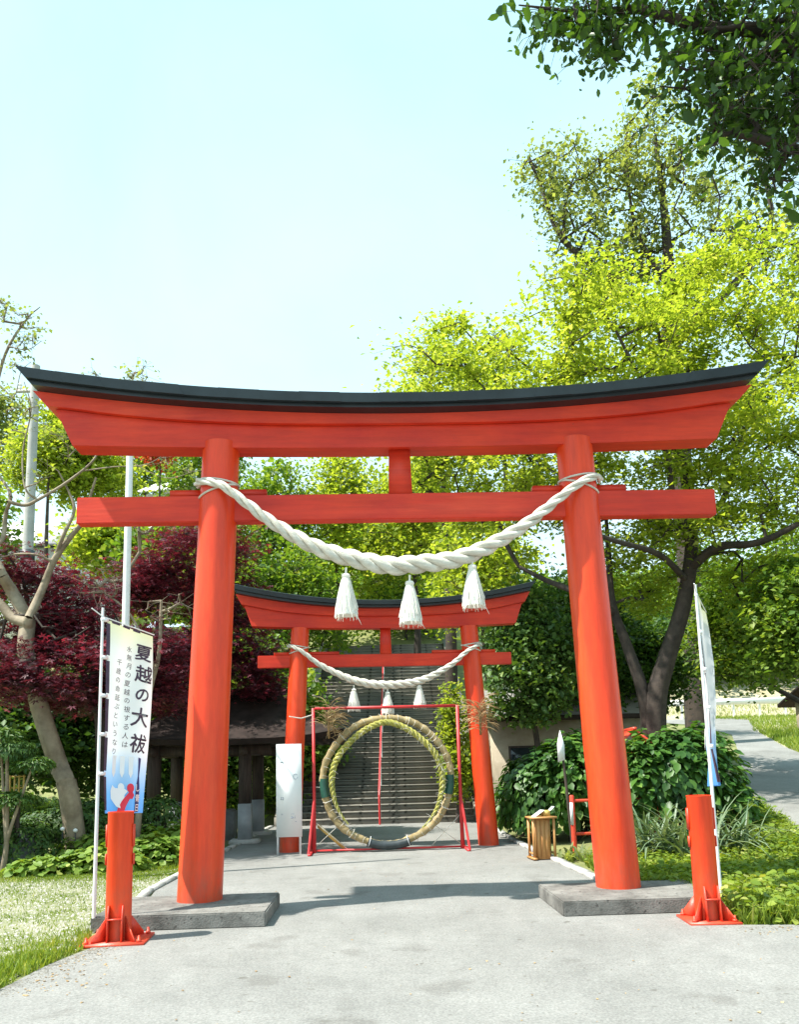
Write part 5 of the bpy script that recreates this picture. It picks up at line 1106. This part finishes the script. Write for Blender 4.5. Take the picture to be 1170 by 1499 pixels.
def niwaki(label, px, y, pads, seed):
    x = Z(px, 1150, y)[0]; bl = [((Z(a, b, y)[0], y, Z(a, b, y)[2]), r, n) for a, b, r, n in pads]
    e = shrub('cloud_pruned_pine', label, bl, L_CONI, 0.085, seed, 'pine tree', None, 'leaf', width=0.18, stems=False, upb=1.0)
    tr_ = [([(x, y, 0), (x+0.05, y, 0.5), (bl[0][0][0], y, bl[0][0][2])], 0.05, 0.025)]+[([(x+0.04, y, 0.5), (c[0], c[1], c[2])], 0.03, 0.015) for c, r, n in bl[1:]]
    A, B, ra, rb, P, nt = grow(tr_, [], seed=seed); V, F = tubes_np(A, B, ra, rb, 7); b = e.location
    link('trunk', npmesh('trunk', V-np.array(b), F, True), e, BARKL)
niwaki('cloud-pruned pine with flat green pads at the left edge by the yellow lantern', 8, 12.3, [(10, 1100, (0.45, 0.35, 0.16), 1500), (48, 1120, (0.28, 0.25, 0.12), 800), (0, 1078, (0.35, 0.3, 0.12), 700), (5, 1172, (0.4, 0.3, 0.12), 900)], 251)
rk = MB(); rk.lathe([(0.28, 0), (0.34, 0.12), (0.30, 0.38), (0.17, 0.62), (0.03, 0.70)], n=14, wob=lambda a, z: 1+0.12*math.sin(a*3+z*5)+0.06*math.sin(a*5)); o = rk.build('garden_rock', ROCK, None, True)
o.location = (Z(28, 1150, 12.9)[0], 12.9, 0); tag(o, 'upright blue-grey garden rock behind the low junipers at left', 'rock')
for i, (px, lab) in enumerate(((91, 'left of two small white globe garden lamps among the leaves'), (110, 'right of two small white globe garden lamps among the leaves'))):
    x = Z(px, 1215, 12.9)[0]; e = empty('garden_lamp', (x, 12.9, 0), 0, lab, 'garden lamp', 'small globe garden lamps')
    MB().tube([(0, 0, 0), (0, 0, 0.6)], 0.008, 6).build('stake', BLACK, e); MB().lathe([(0.005, -0.035), (0.03, -0.02), (0.038, 0), (0.03, 0.02), (0.005, 0.035)], (0, 0, 0.62-0.03*i), 12).build('globe', LAMPG, e, True)
e = empty('yellow_lantern', (Z(24, 1150, 12.6)[0], 12.6, 0), 0.1, 'small yellow slatted wooden lantern box at the left edge', 'lantern')
for i in range(4): MB().box((-0.105+0.07*i, 0, 1.30), (0.02, 0.03, 0.40)).build('slat', YWOOD, e)
for z in (1.12, 1.30, 1.48): MB().box((0, 0.02, z), (0.24, 0.02, 0.02)).build('rail', YWOOD, e)
MB().box((0, 0.06, 1.08), (0.28, 0.2, 0.03)).build('base', DWOOD, e); MB().box((0, 0.08, 0.54), (0.06, 0.06, 1.08)).build('post', DWOOD, e)

# ------------------------------------------------------------------ grass
def grass(name, label, poly_pts, n, hmin, hmax, wid, mat, seed, patch=None, broad=0.0):
    g = np.random.default_rng(seed); A = np.array(poly_pts, float); lo, hi = A.min(0), A.max(0); pts = np.zeros((0, 2))
    while len(pts) < n:
        q = g.uniform(lo, hi, (n, 2)); ins = np.zeros(len(q), bool); j = len(A)-1
        for i in range(len(A)):
            c = ((A[i, 1] > q[:, 1]) != (A[j, 1] > q[:, 1])) & (q[:, 0] < (A[j, 0]-A[i, 0])*(q[:, 1]-A[i, 1])/(A[j, 1]-A[i, 1]+1e-12)+A[i, 0]); ins ^= c; j = i
        q = q[ins]
        if patch is not None: q = q[g.random(len(q)) < patch(q)]
        pts = np.concatenate([pts, q])
    q = pts[:n]; z = hgt(q[:, 0], q[:, 1]); h = g.uniform(hmin, hmax, n)*(0.6+0.4*g.random(n)); a = g.uniform(0, 2*np.pi, n); ln = g.uniform(0.1, 0.8, n)*h; la = g.uniform(0, 2*np.pi, n)
    d = np.stack([np.cos(a), np.sin(a), 0*a], 1)*wid*g.uniform(0.6, 1.4, n)[:, None]; b = np.stack([q[:, 0], q[:, 1], z-0.005], 1); lv = np.stack([np.cos(la)*ln, np.sin(la)*ln, h], 1)
    V = np.stack([b-d*0.6, b+d*0.6, b+lv*0.55+d*0.5-np.array([0, 0, 1])*h[:, None]*-0.05, b+lv, b+lv*0.55-d*0.5-np.array([0, 0, 1])*h[:, None]*-0.05], 1).reshape(-1, 3)
    bb = (np.arange(n)*5)[:, None]; F = np.concatenate([bb+np.array([[0, 1, 2]]), bb+np.array([[0, 2, 4]]), bb+np.array([[4, 2, 3]])], 1).reshape(-1, 3)
    return tag(link(name, npmesh(name, V, F, False, np.repeat(g.random(n), 3)), None, mat), label, None, None, 'stuff')
def pn(q, s, sh=0): return 0.5+0.5*np.sin(q[:, 0]*s+1.7*np.sin(q[:, 1]*s*0.8+sh))*np.sin(q[:, 1]*s*1.1+sh+q[:, 0])
LP = [(-14, 3.2), (-8, 3.0), (-3.6, 5.0), (-3.0, 5.75), (-2.95, 6.5), (-2.88, 7.0), (-3.1, 7.8), (-3.12, 9.3), (-3.32, 10.3), (-3.4, 12.8), (-6, 11.9), (-14, 11.9)]
def lp(q):
    f = np.exp(-np.maximum(0, q[:, 1]-6.6)/1.3)*0.9; edge = np.exp(-np.abs(q[:, 0]+3.0)/0.35)*0.6*(q[:, 1] < 8); back = np.exp(-((q[:, 1]-11.9)/0.5)**2)*1.0
    return np.clip((0.25+0.75*f)*(0.15+1.1*pn(q, 3.1)**2*pn(q, 7.3, 1)) + edge*0.5*pn(q, 6, 3) + back + 0.10*pn(q, 5, 2), 0.03, 1)
NB = [(-7.5, 4.6), (-3.6, 5.0), (-3.0, 5.75), (-2.93, 6.5), (-2.84, 7.02), (-3.1, 7.8), (-3.12, 9.3), (-3.32, 10.3), (-3.4, 12.8), (-6, 12.0), (-10, 12.0), (-10, 7)]
grass('yard_grass', 'patchy yellow-green grass growing through the pale gravel yard at left', NB, 80000, 0.015, 0.06, 0.007, L_GRASS, 301, lp)
grass('yard_grass_fringe', 'taller grass fringe along the broken asphalt edge at lower left', [(-3.9, 5.0), (-3.25, 4.9), (-2.9, 5.6), (-2.86, 6.5), (-2.80, 7.0), (-2.95, 7.6), (-3.2, 7.6), (-3.25, 6.4)], 7000, 0.02, 0.13, 0.008, L_GRASS, 302, lambda q: pn(q, 7, 1)**2)
grass('garden_edge_grass', 'strip of sunlit grass in front of the garden plants at left', [(-8, 11.3), (-3.4, 12.4), (-3.45, 14.6), (-4.2, 13.6), (-8, 12.2)], 16000, 0.03, 0.12, 0.008, L_GRASS, 303)
RG = [(3.0, 7.32), (4.2, 7.16), (5.2, 7.12), (5.5, 9.3), (5.85, 11.5), (6.6, 14.8), (5.9, 15.0), (5.2, 12.2), (4.4, 11.2), (2.6, 11.6), (2.5, 9.1), (3.1, 9.0)]
grass('verge_grass', 'thick bright weeds and clover on the verge beside the right bollard', RG, 60000, 0.04, 0.26, 0.011, L_GRASS, 304)
def inpoly(n, A, g):
    A = np.array(A); out = []
    while len(out) < n:
        p = g.uniform(A.min(0), A.max(0)); ins = False; j = len(A)-1
        for i in range(len(A)):
            if (A[i][1] > p[1]) != (A[j][1] > p[1]) and p[0] < (A[j][0]-A[i][0])*(p[1]-A[i][1])/(A[j][1]-A[i][1]+1e-12)+A[i][0]: ins = not ins
            j = i
        if ins: out.append(p)
    return np.array(out)
g = np.random.default_rng(31); q = inpoly(11000, RG, g)
V, F, at_ = leaf_mesh(np.stack([q[:, 0], q[:, 1], hgt(q[:, 0], q[:, 1])+g.uniform(0.03, 0.22, len(q))], 1), 0.075, 'oval', 1.2, 0, 6, 0.42)
tag(link('verge_clover', npmesh('verge_clover', V, F, False, at_), None, L_GRASS), 'broad clover and weed leaves spread through the verge grass', None, None, 'stuff')
RB = [(9.8, 15.5), (10.9, 20), (11.9, 24.4), (13.5, 29.6), (20, 29.6), (20, 22), (14, 15)]
grass('bank_grass', 'dry yellow-green grass on the bank across the side road', RB, 30000, 0.10, 0.35, 0.02, L_GRASS, 305)
grass('bank_grass', 'thin dry grass below the white guard rail', [(13.5, 30), (16, 36), (12, 41), (20, 41), (20, 30)], 9000, 0.06, 0.25, 0.02, L_GRASS, 306)
# loose stones of the gravel yard, grit along the asphalt edges
def pebbles(name, label, P, smin, smax, mat, seed):
    g = np.random.default_rng(seed); n = len(P); O = np.array([[1, 0, 0], [0, 1, 0], [-1, 0, 0], [0, -1, 0], [0, 0, 1]]); k = g.uniform(smin, smax, n)
    V = (P[:, None, :]+O[None]*np.array([1, 1, 0.55])*k[:, None, None]*g.uniform(0.6, 1.3, (n, 5, 1))).reshape(-1, 3)
    b = (np.arange(n)*5)[:, None]; F = np.concatenate([b+np.array([[i, (i+1) % 4, 4]]) for i in range(4)], 1).reshape(-1, 3)
    tag(link(name, npmesh(name, V, F, False), None, mat), label, None, None, 'stuff')
PEB = pmat('pale_pebbles', (0.24, 0.23, 0.20), (0.50, 0.48, 0.43), rough=0.9, scale=25)
g = np.random.default_rng(41); q = inpoly(16000, NB, g); pebbles('yard_pebbles', 'pale pebbles scattered through the gravel yard at left', np.c_[q, np.full(len(q), 0.005)], 0.006, 0.02, PEB, 1)
PED = pmat('dark_grit', (0.10, 0.09, 0.075), (0.26, 0.24, 0.2), rough=0.9, scale=25)
e1 = np.array([(-2.88, 5.6), (-2.84, 6.5), (-2.72, 7.05)]); t = g.uniform(0, 2, 700); i0 = np.minimum(t.astype(int), 1); q = e1[i0]+(e1[i0+1]-e1[i0])*(t-i0)[:, None]+np.abs(g.normal(0, 0.12, (700, 2)))*[1, 0.2]
q2 = np.c_[g.uniform(2.95, 5.4, 500), 7.22-0.05*g.uniform(0, 1, 500)-np.abs(g.normal(0, 0.09, 500))]
q3 = np.c_[g.uniform(-2.6, 3.5, 500), g.uniform(4.8, 12, 500)]
q = np.concatenate([q, q2, q3]); pebbles('asphalt_grit', 'grit and tiny stones along the asphalt edges', np.c_[q, np.full(len(q), 0.005)], 0.003, 0.010, PED, 2)
# fallen leaves and grit on the asphalt
g = np.random.default_rng(55); q = np.concatenate([np.stack([g.uniform(-2.6, 2.8, 220), g.uniform(4.6, 19, 220)], 1), np.stack([g.uniform(2.9, 5.2, 120), 7.15-np.abs(g.normal(0, 0.22, 120))], 1), np.stack([-2.75+np.abs(g.normal(0, 0.25, 120)), g.uniform(5.6, 7.4, 120)], 1)])
V, F, at_ = leaf_mesh(np.stack([q[:, 0], q[:, 1], np.full(len(q), 0.008)], 1), 0.022, 'leaf', 4, 0, 8, 0.4)
tag(link('fallen_leaves', npmesh('fallen_leaves', V, F, False, at_), None, L_DRY), 'tiny dry leaves scattered over the asphalt', None, None, 'stuff')
